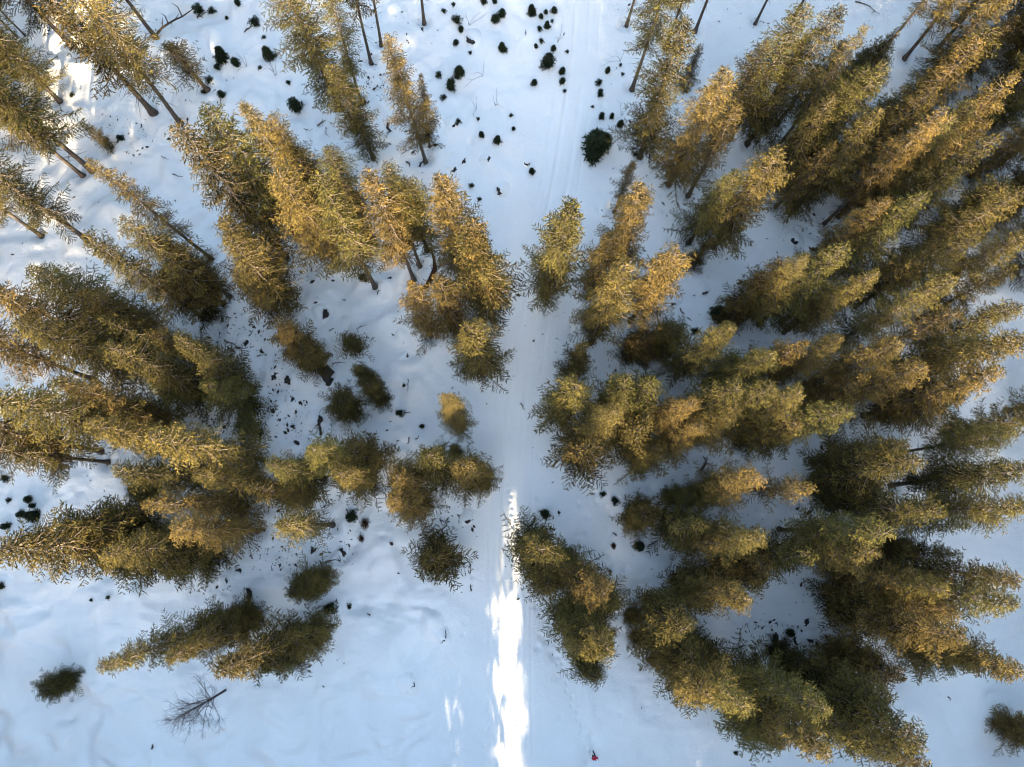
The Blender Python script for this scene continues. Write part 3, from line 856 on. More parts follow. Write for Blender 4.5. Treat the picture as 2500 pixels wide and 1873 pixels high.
 ('T', (5,780,1220), (5,1650,1540), 2.4, 'a2', 'golden brown spruce with dark trunk foot, middle left'),
 ('T', (5,1290,1210), (5,1940,1550), 2.1, 'b1', 'bright golden spruce with shadowed tail, middle left'),
 ('T', (5,1130,1090), 15, 2.2, 'b0', 'dark spruce above the bright golden one, middle left'),
 ('T', (5,1200,1480), 10, 2.6, 'b2', 'low dark spruce under the golden brown one, middle left'),
]


def width_factor(key, label, R):
    if key[0] == 'd': return 0.78
    if 'right-hand row' in label or 'the row right' in label or 'right of the track' in label and R < 2.6: return 1.14
    if 'upper left clump' in label: return 1.28
    if 'upper left' in label and 'golden' not in label: return 1.32
    if 'beside the track' in label or 'by itself' in label: return 1.12
    if 'left edge' in label or 'top left' in label or 'corner' in label or 'twin' in label: return 1.25
    return 1.03


for how, a, b, R, key, label in TT:
    (tree_T if how == 'T' else tree_B)(a, b, R * width_factor(key, label, R), key, label)
# low filler trees added to darken the floor under the tall right-hand rows
for x, y in ((1990,300),(2060,390),(2150,330),(2230,260),(2300,350),(2370,430),(2260,430),(2150,470),(2060,250),(2330,200),(2380,560),(2290,560),(2440,500),(2430,300)):
    tree_B((0, x + rnd.uniform(-12, 12), y), rnd.uniform(9, 14), rnd.uniform(2.2, 2.9), rnd.choice(('d0', 'b0', 'b2')),
           'low dark filler spruce added to deepen the shade beneath the golden diagonal band', group='dark understorey beneath the golden band')
for x, y in ((1900,300),(1935,340),(1880,250),(1960,260)):
    tree_B((0, x, y), 12, 2.2, 'e0', 'low blue-dark see-through spruce behind the three close trunks, top right', group='dark understorey behind the three trunks')
build_ground()
# ------------------------------------------------------------------ wood outside the frame (casts the shade on the clearing)
def build_forest():
    rs = np.random.default_rng(77)
    protos = []
    for i in range(3):
        V, T, tone, tb = crown_data(rs, 23, 0.22, 2.7, 'spruce', whorl=1.0, per=6, st=0.5, bl=0.95, bw=0.42, gap=.3, limbs=False)
        t2 = Tubes(); t2.tube([(0, 0, -.5), (0, 0, 8), (0, 0, 22)], [.25, .2, .03], 5)
        q = np.array(t2.f); tv = np.array(t2.v)
        tt = np.concatenate([q[:, [0, 1, 2]], q[:, [0, 2, 3]]])
        protos.append((V, T, tone, tv, tt))
    for i in range(2):                          # bare-stemmed ones added at the gaps: low sun passes under, crowns block higher rays
        V, T, tone, tb = crown_data(rs, 23, 0.41 + .07 * i, 3.2, 'round', whorl=.7, per=6, st=0.4, bl=0.8, bw=0.38, gap=.2, limbs=False)
        protos.append((V, T, tone, tv, tt))
    lanes = [(0.2, 1.5), (-5.2, .1), (19.7, 0), (16.0, -.6)]  # gaps shaped in the unseen wood to let sun strips onto the snow
    low = [(-62, -33, .81), (52, 110, 1.3), (6.4, 8.4, .62), (10.8, 12.4, .62), (12.9, 14.2, .62), (26, 28, .6), (33, 36, .6)]  # bands of scaled tree height, shaped to steer where the shade falls
    spots = []
    def free(x, y, r):
        return all((x - a) ** 2 + (y - b) ** 2 > r * r for a, b in spots)
    tries = 0
    while len(spots) < 620 and tries < 20000:
        tries += 1
        x = rs.uniform(-92, 92); y = rs.uniform(-128, -37)
        if any(abs(x - c) < w + 1.6 for c, w in lanes): continue
        if free(x, y, 3.4): spots.append((x, y))
    stems = len(spots)
    for c, w in lanes[:2]:
        for j in range(6):
            spots.append((c + (2.5 if j % 2 else -2.5) * (1 if w > 1 else .5), -40.0 - j * 1.7))
    south = len(spots)
    tries = 0
    while len(spots) < south + 300 and tries < 8000:
        tries += 1
        x = rs.uniform(-105, 105); y = rs.uniform(-36, 100)
        # keep out of the picture
        c = W2C @ Vector((x, y, -H)); u = 1250 + F * c.x / -c.z; v = 936.5 - F * c.y / -c.z
        if -150 < u < 2600 and -260 < v < 2060: continue
        if abs(x - path_x(y)) < 5: continue
        if y < -20 and abs(x) < 54: continue
        if free(x, y, 4.6): spots.append((x, y))
    Vs = []; Ts = []; TV = []; TT_ = []; tn = []; n = 0; m = 0
    for i, (x, y) in enumerate(spots):
        V, T, tone, tv, tt = protos[3 + i % 2 if stems <= i < south else i % 3]
        a = rs.uniform(0, 6.28); sc = rs.uniform(0.86, 1.1)
        if stems <= i < south: sc = rs.uniform(.98, 1.12)
        if i < stems:
            for l0, l1, f in low:
                if l0 < x < l1: sc *= f; w = rs.uniform(.85, 1.2)
        Rm = np.array([[math.cos(a) * w, -math.sin(a) * w, 0], [math.sin(a) * w, math.cos(a) * w, 0], [0, 0, sc]])
        off = np.array([x, y, float(ground(x, y))])
        Vs.append(V @ Rm.T + off); Ts.append(T + n); n += len(V); tn.append(tone)
        TV.append(tv @ Rm.T + off); TT_.append(tt + m); m += len(tv)
    o = put('forest', mesh_np('forest', np.concatenate(Vs + TV), np.concatenate(Ts + [t + n for t in TT_]), M_NEEDLE,
                              np.concatenate(tn + [np.zeros(sum(len(t) for t in TT_))])))
    o.data.materials.append(M_BARK)
    mi = np.zeros(len(o.data.polygons), np.int32); mi[sum(len(t) for t in Ts):] = 1
    o.data.polygons.foreach_set('material_index', mi)
    tag(o, 'dense spruce wood surrounding the snowy clearing', 'forest', kind='stuff')


build_forest()

# ------------------------------------------------------------------ seedlings (crop, x, y, width in crop pixels, kind, label)
YS = [
 (1,1700,430,105,'s1','dark young spruce, biggest of four by the sparse tree, upper left'),
 (1,1815,480,85,'s0','dark young spruce, right one of the four, upper left'),
 (1,1660,505,55,'s2','tiny dark spruce, lowest of the four, upper left'),
 (1,2075,420,110,'s1','dark oval young spruce left of the broad spruce at the top'),
 (1,1960,165,90,'s2','ragged dark young spruce over twisted twigs, top left'),
 (1,1705,730,75,'s0','slim young spruce above the golden clump'),
 (1,1615,610,60,'s2','young spruce with a snow patch, upper left'),
 (1,1560,700,40,'s2','tiny spruce below the snow-patched one, upper left'),
 (1,2010,530,34,'s2','tiny spruce below the dark oval one'),
 (1,2035,288,34,'s2','tiny spruce above the dark oval one'),
 (1,1735,120,34,'s0','tiny spruce right of the fallen log tip'),
 (1,905,1040,62,'s0','brownish young spruce among scattered debris, upper left'),
 (1,535,718,46,'s2','small spruce on sun-striped snow, far upper left'),
 (1,1510,35,100,'s2','ragged young spruce at the top edge above the log'),
 (1,1600,50,70,'s2','ragged young spruce at the top edge right of the log tip'),
 (1,1830,25,60,'s0','young spruce at the top edge, further right'),
 (2,380,825,125,'s0','rounded dark young spruce above the broken twigs'),
 (2,325,630,40,'s2','tiny spruce in the snow above the rounded dark one'),
 (2,1525,95,40,'s2','small spruce right of the clean trunk foot, top'),
 (2,1620,155,85,'s2','ragged young spruce right of a snow hump, top'),
 (2,1655,230,60,'s0','young spruce just below the ragged one, top'),
 (2,1620,320,60,'s0','young spruce under the snow hump, top'),
 (2,1605,45,36,'s2','tiny spruce at the top, left of the pair'),
 (2,1830,5,70,'s0','young spruce cut by the top edge, left of the track'),
 (2,1640,560,95,'s1','pointed dark young spruce, upper of a pair'),
 (2,1575,650,100,'s0','rounded dark young spruce, lower of a pair'),
 (2,1485,560,60,'s2','brownish small spruce against the tall golden spruce'),
 (2,1525,755,50,'s2','small spruce touching the tall golden spruce lower down'),
 (2,1728,405,34,'s2','tiny spruce between boulders, top centre'),
 (2,1980,370,70,'s1','young spruce with a dark stem, top centre'),
 (2,1915,135,85,'s0','young spruce, left of a touching pair at the top'),
 (2,1970,100,80,'s0','young spruce, right of a touching pair at the top'),
 (2,1920,12,46,'s0','small spruce at the top edge above the touching pair'),
 (3,310,85,80,'s1','pointed young spruce at the top left of the track'),
 (3,420,95,44,'s0','small spruce in the cluster at the top of the track'),
 (3,385,130,50,'s0','small spruce left in the cluster at the top of the track'),
 (3,430,200,55,'s1','small spruce at the bottom of the cluster at the top'),
 (3,370,220,48,'s2','snow-filled spruce in the cluster at the top'),
 (3,485,78,68,'s0','young spruce nearest the track in the top cluster'),
 (3,470,158,28,'s2','tiny spruce below the one nearest the track'),
 (3,85,375,66,'s1','dark young spruce left of the clearing, upper centre'),
 (3,345,365,42,'s0','small spruce, lower left of three'),
 (3,385,315,42,'s2','small spruce, upper right of three'),
 (3,475,375,50,'s1','small spruce beside thin twigs near the track edge'),
 (3,585,395,32,'s2','tiny spruce on the track edge, upper'),
 (3,435,480,130,'s0','large rounded young spruce left of the track'),
 (3,545,545,56,'s1','young spruce right below the large rounded one'),
 (3,548,620,62,'s0','young spruce with snow, on the left track edge'),
 (3,567,698,32,'s2','tiny spruce, lowest on the left track edge'),
 (3,330,640,60,'s0','solitary young spruce left of the track'),
 (3,893,540,46,'s1','small spruce right of the light track, uppermost'),
 (3,836,630,58,'s2','flat small spruce right of the track'),
 (3,838,718,60,'s0','rounded small spruce right of the track'),
 (3,777,818,26,'s2','tiny spruce on the track between its ruts'),
 (3,997,495,26,'s2','tiny spruce near the long bare trunk'),
 (3,1010,565,30,'s2','tiny spruce near the foot of the long bare trunk'),
 (3,848,890,58,'s0','small spruce, left of three above the big dark bush'),
 (3,925,893,50,'s0','small spruce, middle of three above the big dark bush'),
 (3,995,960,60,'s1','pointed small spruce right of the big dark bush'),
 (3,1110,1190,40,'s2','small spruce at the foot of the right-hand row'),
 (3,148,895,34,'s2','tiny spruce in the middle of the upper clearing'),
 (3,168,1003,38,'s0','small spruce below the tiny one in the upper clearing'),
 (3,45,1100,66,'s1','dark young spruce in the upper clearing'),
 (2,1818,1055,50,'s1','slim dark young spruce in the upper clearing'),
 (2,1790,930,30,'s2','tiny spruce above the slim one in the upper clearing'),
 (3,310,1318,58,'s0','dark young spruce beside a half-buried stone, upper clearing'),
 (2,1745,1440,42,'s2','small spruce above the yellow spruces of the clearing'),
 (2,1805,1545,36,'s2','small ragged spruce near the yellow spruces of the clearing'),
 (2,1640,950,50,'s2','small spruce behind a snow-capped boulder, upper clearing'),
 (7,1750,1005,140,'s0','dark round bush-like spruce under the right-hand row'),
 (7,1580,1130,60,'s2','flat dark spruce by a buried stone under the right-hand row'),
 (11,860,970,46,'s2','tiny dark spruce below the big clump, left'),
 (11,950,1015,60,'s2','small ragged spruce below the big clump, right'),
 (11,410,1120,85,'s0','dark spruce beside a ring of twigs, right of the track'),
 (11,1133,1365,80,'s1','dark young spruce below the snow-patched tree'),
 (11,700,1555,1,'s2',None),
 (12,800,790,110,'s0','dark bush-like spruce beside the golden pair, right'),
 (12,950,590,60,'s2','ragged small spruce in the snow gap, right'),
 (15,1370,710,24,'s2','tiny spruce on the shaded snow by the dark clump'),
 (16,415,620,70,'s0','small dark spruce among curved roots, lower right'),
 (15,1885,1550,30,'s2','tiny spruce near the bottom edge, right'),
 (9,55,1013,40,'s2','tiny spruce on white snow at the left edge, upper'),
 (9,195,1015,66,'s0','small spruce on white snow, second from the left edge'),
 (9,240,1060,52,'s0','small spruce just below the second one, left edge snow'),
 (9,145,1120,66,'s0','small spruce nearest the golden left edge tree'),
 (9,265,1135,110,'s1','young spruce touching the very dark left tree'),
 (9,35,1210,66,'s0','small spruce on the left edge above the golden tree'),
 (9,20,840,60,'s2','small spruce cut by the left edge'),
 (13,10,265,70,'s0','dark young spruce cut by the left edge, lower'),
 (13,725,370,24,'s2','tiny spruce below the dark left tree'),
 (13,855,345,30,'s2','tiny ragged spruce below the dark left tree'),
 (10,800,1145,95,'s0','dark young spruce below the central left clump'),
 (10,1355,445,36,'s1','tiny spruce near the pale orange spruce'),
 (10,1180,335,60,'s2','ragged tiny spruce beside curved twigs'),
 (10,1212,127,28,'s2','tiny spruce on rippled snow left of the streaks'),
 (6,900,705,85,'s2','ragged dark spruce at the foot of the clump spruce'),
 (14,790,425,36,'s2','tiny spruce right of the wide dark tree'),
 (14,640,430,90,'s2','brown-tinged spruce below the dark flat tree'),
 (16,720,700,1,'s2',None),
]
BUSH = [
 (10,915,1195,70,'r0','reddish brown shrub below the central left clump'),
 (10,885,1310,48,'r0','small reddish shrub on rippled snow, lower left'),
 (10,1125,1350,26,'r0','tiny reddish shrub left of the round star tree'),
 (11,940,1365,42,'r0','small brown shrub below the ring of twigs'),
 (11,915,1562,24,'r0','tiny brown shrub left of the sunlit patch'),
 (15,1410,215,66,'r0','brown shrub standing in the bright sunlit patch'),
 (15,1240,820,72,'r0','pale leafless shrub right of the trackside clump'),
 (12,1190,1085,1,'r0',None),
 (10,1520,1290,26,'r0','tiny brown shrub by the sun streaks'),
]
for r, x, y, w, key, label in YS + BUSH:
    if label is None: continue
    px, py = src(r, x, y)
    R = max(0.15, w * S / 2 / 24.0)
    k = SP[key]
    gx, gy = at(px, py, R)
    bush = key == 'r0'
    e = place_tree(gx, gy, max(0.35, k['h'] * R / k['R'] * rnd.uniform(.8, 1.0)), R, key, label,
                   name='shrub' if bush else 'young_spruce', cat='shrub' if bush else 'young spruce',
                   group='reddish brown shrubs' if bush else 'young dark spruces in the snow', tilt=5)
# the big dark bush of the upper clearing is three lobes of one thick young spruce
px, py = at(*src(3, 820, 1080), 2)
e = bpy.data.objects.new('young_spruce', None); COL.objects.link(e)
e.location = (px, py, float(ground(px, py)))
tag(e, 'largest dark bushy spruce standing alone on the upper clearing, three lobes', 'young spruce', 'young dark spruces in the snow')
for i, (dx, dy, R, h) in enumerate(((-.2, .0, 1.45, 3.6), (1.0, .5, 1.0, 2.2), (-.2, -1.1, 1.0, 2.0))):
    k = SP['s0' if i else 's1']
    put('crown', k['crown'], e, (dx, dy, 0), (0, 0, i * 2.0), (R / k['R'], R / k['R'], h / k['h']))
    put('trunk', k['trunk'], e, (dx, dy, 0), None, (2, 2, h / k['h']))


# ------------------------------------------------------------------ boulders with snow caps
def snow_cap(gx, gy, R, i):
    """a low drift over the stone that runs out into the snow around it"""
    rs = np.random.default_rng(900 + i)
    n, m = 22, 8
    z0 = float(ground(gx, gy))
    V = [(0, 0, .42 * R)]; T = []
    ph = rs.uniform(0, 6.28, 3)
    for k in range(1, m + 1):
        q = k / m
        for j in range(n):
            a = 2 * math.pi * j / n
            r = 1.55 * R * q * (1 + .12 * math.sin(2 * a + ph[0]) + .10 * math.sin(3 * a + ph[1]) + .05 * math.sin(5 * a + ph[2]))
            x, y = r * math.cos(a), r * math.sin(a)
            hh = .42 * R * (0.5 + 0.5 * math.cos(math.pi * q)) ** 0.8
            V.append((x, y, float(ground(gx + x, gy + y)) - z0 + hh + (.01 if k < m else -.06)))
    me_f = [(0, 1 + j, 1 + (j + 1) % n) for j in range(n)]
    for k in range(m - 1):
        for j in range(n):
            a = 1 + k * n + j; b = 1 + k * n + (j + 1) % n
            me_f += [(a, a + n, b + n), (a, b + n, b)]
    return mesh_np('snow_cap', V, me_f, M_SNOW, smooth=True)


def rock_rim(R, ang, i, lab):
    """the bare side of the stone: a ragged dark crescent standing out of the drift"""
    rs = np.random.default_rng(700 + i)
    span = math.radians(rs.uniform(45, 85)); n = 11
    tb = Tubes()
    P = []; r_ = []
    for k in range(n):
        u = -1 + 2 * k / (n - 1)
        a = ang + u * span
        rr = R * (.82 + .10 * rs.normal())
        P.append((rr * math.cos(a), rr * math.sin(a), R * (.20 + .06 * rs.normal())))
        r_.append(max(.02, (.12 if 'mound' in lab or 'hump' in lab else .36) * R * (1 - abs(u) ** 1.7) * rs.uniform(.5, 1.3)))
    tb.tube(P, r_, 7)
    return tb.mesh('rock', M_ROCK, smooth=False)


BD = [  # crop, x, y, width, direction of the bare side in degrees (picture), label
 (2,1600,960,110,-60,'snow-capped boulder with dark lower edge beside the tall golden spruce'),
 (2,1750,290,120,-110,'snow-capped boulder with a dark crescent, upper clearing left'),
 (2,1655,1240,90,-40,'white-capped round boulder left of the upper clearing'),
 (2,1590,1320,70,-40,'smaller snow-capped boulder below the round one'),
 (2,1850,1240,70,-20,'half buried stone in the upper clearing'),
 (2,1975,1465,90,-150,'flat snow-covered stone above the centre'),
 (2,1565,1190,60,180,'dark half-bare stone left of the round boulder'),
 (3,272,1250,60,-90,'small dark-edged stone above the young spruce in the clearing'),
 (8,448,420,100,-120,'snow-capped boulder, leftmost in the hollow under the pale trunk'),
 (8,482,345,60,-60,'small snow-capped boulder at the top of the hollow'),
 (8,672,388,70,-110,'dark-faced boulder, rightmost in the hollow'),
 (8,580,480,110,-100,'largest dark-faced boulder, lowest in the hollow'),
 (7,1640,812,70,-80,'dark-edged stone right of the reddish brown spruce'),
 (7,1412,890,80,-120,'dark stone at the foot of the reddish brown spruce'),
 (6,575,1000,100,0,'stone with dark right rim on open snow, left of centre'),
 (6,540,895,50,-90,'tiny dark stone above the one with the dark rim'),
 (6,1190,1185,110,20,'snow mound with dark ring, left of the bushy dark green spruce'),
 (6,1220,1315,60,0,'small stone with curved dark edge below the dark ring'),
 (10,190,55,110,30,'snow-capped stone with thick dark rim, left end of the boulder field'),
 (10,540,80,240,20,'largest snow-capped boulder of the boulder field'),
 (10,380,90,120,-170,'snow-capped boulder left of the largest one'),
 (10,545,400,110,-10,'dark-rimmed stone below the boulder field'),
 (10,345,240,60,-10,'small dark-rimmed stone left below the largest boulder'),
 (10,380,600,80,50,'dark-rimmed stone above the central left clump'),
 (10,1700,1150,80,-70,'dark-edged stone beside the sun streaks'),
 (10,710,1440,90,40,'dark crescent stone above the dark flat spruce'),
 (10,480,1400,80,0,'dark speckled stone on rippled snow, lower left'),
 (13,1720,235,70,40,'dark crescent stone on open snow, left one'),
 (13,1830,165,60,60,'dark crescent stone on open snow, right one'),
 (13,2000,345,190,150,'dark rocky outcrop with twigs at the lower left'),
 (13,1920,420,90,-140,'dark end stone of the outcrop, lower left'),
 (11,485,1110,70,-10,'snow-capped stone inside a ring of twigs right of the track'),
 (11,938,1290,46,60,'small stone with a curved dark top edge, right'),
 (16,345,660,120,180,'snow-capped boulder with thick curved dark edge, lower right'),
 (16,475,680,80,190,'dark-rimmed stone right of the thick-edged boulder'),
 (16,555,550,90,150,'dark jagged stone above the oval spruce'),
 (16,562,655,70,-90,'dark stone column below the jagged stone'),
 (16,680,735,46,120,'small dark arc stone, lower right'),
 (16,780,785,60,90,'pointed dark stone near the shaded clump, lower right'),
 (16,170,830,60,-120,'dark stone left of the oval spruce'),
 (16,270,560,50,120,'small arc of dark stone under the sun streak spruce'),
 (16,690,1010,100,10,'rusty dark stones between oval and black spruces'),
 (16,310,790,60,170,'dark stone with twigs above the oval spruce'),
 (14,1420,560,150,60,'large snow mound with dark flecks, lower centre'),
 (14,1500,640,110,-20,'right shoulder of the snow mound with dark flecks'),
 (14,1250,1010,110,20,'smooth snow hump with three dark flecks, bottom centre'),
 (12,683,600,60,190,'small dark stone in the upper blue snow gap'),
 (12,830,640,60,-60,'dark stone, middle of the blue snow gap'),
 (12,940,600,90,0,'dark jagged stone in the blue snow gap'),
 (12,1110,500,90,-120,'sunlit snow-capped stone above the dark-gold spruce'),
 (12,1260,1385,100,190,'tall snow-capped stone with dark left face, right'),
 (5,2070,1480,110,0,'dark ringed stone right of the bright golden spruce, middle left'),
 (5,2090,1180,1,0,None),
 (5,1880,1190,80,-60,'dark root-like stone on littered snow, middle left'),
 (5,2080,890,1,0,None),
]
for i, (r, x, y, w, ang, label) in enumerate(BD):
    if label is None: continue
    gx, gy = at(*src(r, x, y))
    R = w * S / 2 / 22.0
    z = float(ground(gx, gy))
    e = bpy.data.objects.new('boulder', None); COL.objects.link(e)
    e.location = (gx, gy, z)
    tag(e, label, 'boulder', 'snow-capped boulders')
    put('rock', rock_rim(R, math.radians(ang), i, label), e)
    put('snow_cap', snow_cap(gx, gy, R, i), e)


# ------------------------------------------------------------------ fallen wood, twigs
def stick_mesh(rs, L, r, name, twigs=4, wig=.12):
    tb = Tubes()
    n = 7
    p = np.zeros((n, 3)); a = 0
    for i in range(1, n):
        a += rs.normal() * wig * 3
        p[i] = p[i - 1] + np.array([math.cos(a), math.sin(a), rs.normal() * .10]) * L / (n - 1)
    p[:, 2] = np.abs(p[:, 2]) + r * .6
    tb.tube(p, np.linspace(r, r * .3, n), 6)
    for i in range(twigs):
        q = rs.integers(1, n - 1); b = rs.uniform(0, 6.28); l = L * rs.uniform(.12, .35)
        e1 = p[q] + np.array([math.cos(b) * l * .5, math.sin(b) * l * .5, l * .3])
        tb.tube([p[q], e1, e1 + np.array([math.cos(b + .6) * l * .5, math.sin(b + .6) * l * .5, -.02])], [r * .5, r * .35, r * .12], 4)
    return tb.mesh(name, M_DEAD)


def lay(p0, p1, r, label, name='fallen_branch', cat='fallen branch', group='dead branches on the snow', twigs=4, wig=.12, lift=0.0):
    a = at(*src(*p0)); b = at(*src(*p1))
    L = math.hypot(b[0] - a[0], b[1] - a[1])
    rs = np.random.default_rng(int(p0[1] * 7 + p0[2]))
    o = put(name, stick_mesh(rs, L, r, name, twigs, wig), None, (a[0], a[1], float(ground(*a)) + .02),
            (0, -lift, math.atan2(b[1] - a[1], b[0] - a[0])))
    tag(o, label, cat, group)
    return o


lay((1,1235,300), (1,1530,105), .16, 'straight dead log leaning away from the shaded spruce foot, top left', 'fallen_log', 'fallen log', None, 5, .02, .10)
lay((2,1105,970), (2,1110,1190), .17, 'broken dark rotten trunk lying upright in the picture, top centre left', 'fallen_log', 'fallen log', None, 3, .12)
ST = [
 ((6,1010,845),(6,1060,740),.07,'curved dark twig right of the lone trunk foot'),
 ((6,850,1105),(6,940,1100),.04,'thin straight twig on smooth snow, left of centre'),
 ((6,590,1375),(6,760,1440),.06,'long thin dead branch linking two dark spruces'),
 ((6,180,990),(6,240,1075),.09,'crooked root below the upper left clump'),
 ((6,355,950),(6,460,870),.12,'rusty curved roots at the foot of the clump spruce'),
 ((6,310,715),(6,380,640),.10,'rusty branch below the twin dark trunks of the clump'),
 ((6,490,660),(6,530,600),.06,'short rusty stick on snow under the clump'),
 ((6,280,1060),(6,340,1095),.07,'bent twig just above the dark green spruce'),
 ((6,640,1125),(6,680,1110),.06,'short dark twig on smooth snow'),
 ((6,480,1170),(6,520,1135),.06,'hooked twig right of the dark green spruce'),
 ((6,1090,720),(6,1110,740),.06,'tiny twig near the twin-trunk feet'),
 ((6,965,540),(6,980,400),.08,'upright dark root beside the clump, with litter'),
 ((5,1730,1200),(5,1880,1285),.07,'long straight dead branch on littered snow, middle left'),
 ((5,1670,1205),(5,1735,1250),.05,'shorter stick left of the long dead branch'),
 ((5,1545,1130),(5,1625,1125),.10,'thick dark stick under the dark lower crowns'),
 ((5,1910,1170),(5,1945,1120),.07,'hooked dark twig above the long dead branch'),
 ((5,1920,1260),(5,1980,1255),.04,'small thin twig right of the long dead branch'),
 ((10,350,450),(10,425,490),.08,'curved twig left of the dark-rimmed stones'),
 ((10,590,520),(10,650,370),.14,'dark knotted branch running down to the central left clump'),
 ((10,660,530),(10,670,470),.08,'small knotted branch beside the dark knotted one'),
 ((10,1245,80),(10,1335,130),.05,'thin curved twig right of the dark pair'),
 ((10,1310,550),(10,1350,525),.05,'tiny curved twig below the streaks'),
 ((10,1260,530),(10,1270,585),.07,'short upright twig left of the streaks'),
 ((10,1500,620),(10,1510,585),.07,'short upright twig above the four golden spruces'),
 ((10,1515,975),(10,1550,920),.08,'dark twig between the lower golden spruces'),
 ((10,1215,340),(10,1250,380),.07,'hooked twig beside the ragged tiny spruce'),
 ((10,2112,265),(10,2114,335),.06,'single upright stick lying on the track'),
 ((10,1710,1480),(10,1755,1540),.06,'short branch at the right of the round star tree'),
 ((14,1740,300),(14,1752,225),.07,'dead twig below the round star tree'),
 ((10,700,1470),(10,830,1600),.10,'tangled rusty roots beside the dark flat spruce'),
 ((10,600,1500),(10,730,1430),.08,'tangled branch above the dark flat spruce'),
 ((13,1170,1515),(13,1200,1485),.10,'tiny dark stick at the bottom left snow'),
 ((13,1940,20),(13,1945,75),.07,'small upright twig, lower left'),
 ((14,955,490),(14,958,460),.08,'tiny peg-like stick on smooth snow'),
 ((11,335,1150),(11,345,1220),.08,'dark twig left of the twig ring'),
 ((11,450,1220),(11,495,1245),.07,'short twig below the twig ring'),
 ((11,470,1160),(11,515,1110),.07,'curved branch forming the twig ring'),
 ((11,1610,790),(11,1730,720),.14,'fallen dark log under the right side of the big clump'),
 ((7,1460,950),(7,1480,1010),.08,'crooked dark root on snow, right of the row'),
 ((7,1510,1022),(7,1555,1026),.07,'short level stick right of the row'),
 ((7,1555,855),(7,1580,840),.05,'tiny stick by the dark-edged stone'),
 ((7,610,195),(7,615,155),.09,'tiny dark peg near the top of the lone spruce'),
 ((7,635,140),(7,637,115),.07,'second tiny peg above the lone spruce'),
 ((7,920,165),(7,925,150),.07,'tiny twig left of the right-hand row'),
 ((3,45,1505),(3,70,1490),.10,'short thick stick on the upper clearing'),
 ((3,262,280),(3,278,245),.05,'small twig in the top clearing'),
 ((3,558,270),(3,566,250),.07,'tiny twig beside the track at the top'),
 ((2,1210,1220),(2,1265,1150),.05,'thin stick left of the tall golden trunk foot'),
 ((2,1240,1265),(2,1300,1275),.10,'dark chunk of wood left of the tall golden trunk foot'),
 ((2,1345,1315),(2,1410,1285),.13,'dark roots at the tall golden trunk foot'),
 ((2,560,990),(2,650,1000),.09,'broken dark branch on snow above the clump, horizontal'),
 ((2,625,1000),(2,600,1090),.04,'thin broken branch hanging below the horizontal one'),
 ((2,465,1020),(2,485,1085),.04,'thin pale twig left of the broken branch'),
 ((1,1230,1190),(1,1295,1220),.04,'thin curved twig on blue snow, left'),
 ((1,1330,1340),(1,1400,1380),.07,'dark twig on snow left of the golden clump'),
 ((5,1335,110),(5,1370,130),.06,'small dark twig between slender golden spruce and clump'),
 ((5,730,770),(5,800,730),.12,'dark stump-like wood on snow, left'),
 ((1,1880,245),(1,1960,150),.08,'twisted branch by the ragged young spruce'),
 ((15,815,120),(15,855,135),.09,'short dark stick right of the golden trackside spruce'),
 ((15,1145,915),(15,1170,800),.05,'thin hanging branches right of the trackside clump'),
 ((15,1935,745),(15,1945,700),.10,'dark stump at the end of the sun streak'),
 ((15,2165,580),(15,2185,550),.08,'dark hooked wood near the right stones'),
 ((16,1620,1115),(16,1650,1140),.07,'tiny dark stick on the white lower right snow'),
 ((16,440,1040),(16,480,960),.07,'dark branch right of the golden pair, lower right'),
 ((4,900,25),(4,1115,35),.08,'long dead branch lying on blue snow, top right'),
 ((16,290,830),(16,340,835),.06,'short stick above the oval spruce'),
]
for a, b, r, label in ST:
    lay(a, b, r, label)

# the dark curved uprooted trunk
def curved_log():
    pts = [(6,1425,500), (6,1452,580), (6,1462,660), (6,1435,730), (6,1400,790), (6,1350,818)]
    g = [at(*src(*p)) for p in pts]
    tb = Tubes()
    o0 = (g[0][0], g[0][1], float(ground(*g[0])))
    P = [(x - o0[0], y - o0[1], float(ground(x, y)) - o0[2] + .12) for x, y in g]
    tb.tube(P, [.05, .17, .27, .34, .30, .12], 9)
    rs = np.random.default_rng(5)
    for i in range(14):
        q = rs.integers(2, 6); b = rs.uniform(0, 6.28); l = rs.uniform(.3, .9)
        p = np.array(P[q]); e1 = p + np.array([math.cos(b) * l * .6, math.sin(b) * l * .6, rs.uniform(.1, .5)])
        tb.tube([p, e1, e1 + np.array([math.cos(b + .7), math.sin(b + .7), .2]) * l * .4], [.09, .05, .015], 4)
    o = put('uprooted_trunk', tb.mesh('uprooted_trunk', rough_mat('rusty_wood', (.018, .010, .008), (.085, .036, .018), 4, .6)), None, o0)
    tag(o, 'dark curved uprooted trunk with rusty broken roots, left of the three trackside spruces', 'fallen log')


curved_log()

# thin bare snags at the top left
for (f, label) in (((1,160,240), 'thin leafless dead trunk in the top left corner, upper one'), ((1,103,255), 'thin leafless dead trunk in the top left corner, lower one')):
    x, y = at(*src(*f))
    o = put('dead_trunk', trunk_mesh(np.random.default_rng(int(f[1])), 15, .11, .8, 'dead_trunk', 26), None, (x, y, float(ground(x, y))))
    tag(o, label, 'dead tree', 'thin dead trunks')


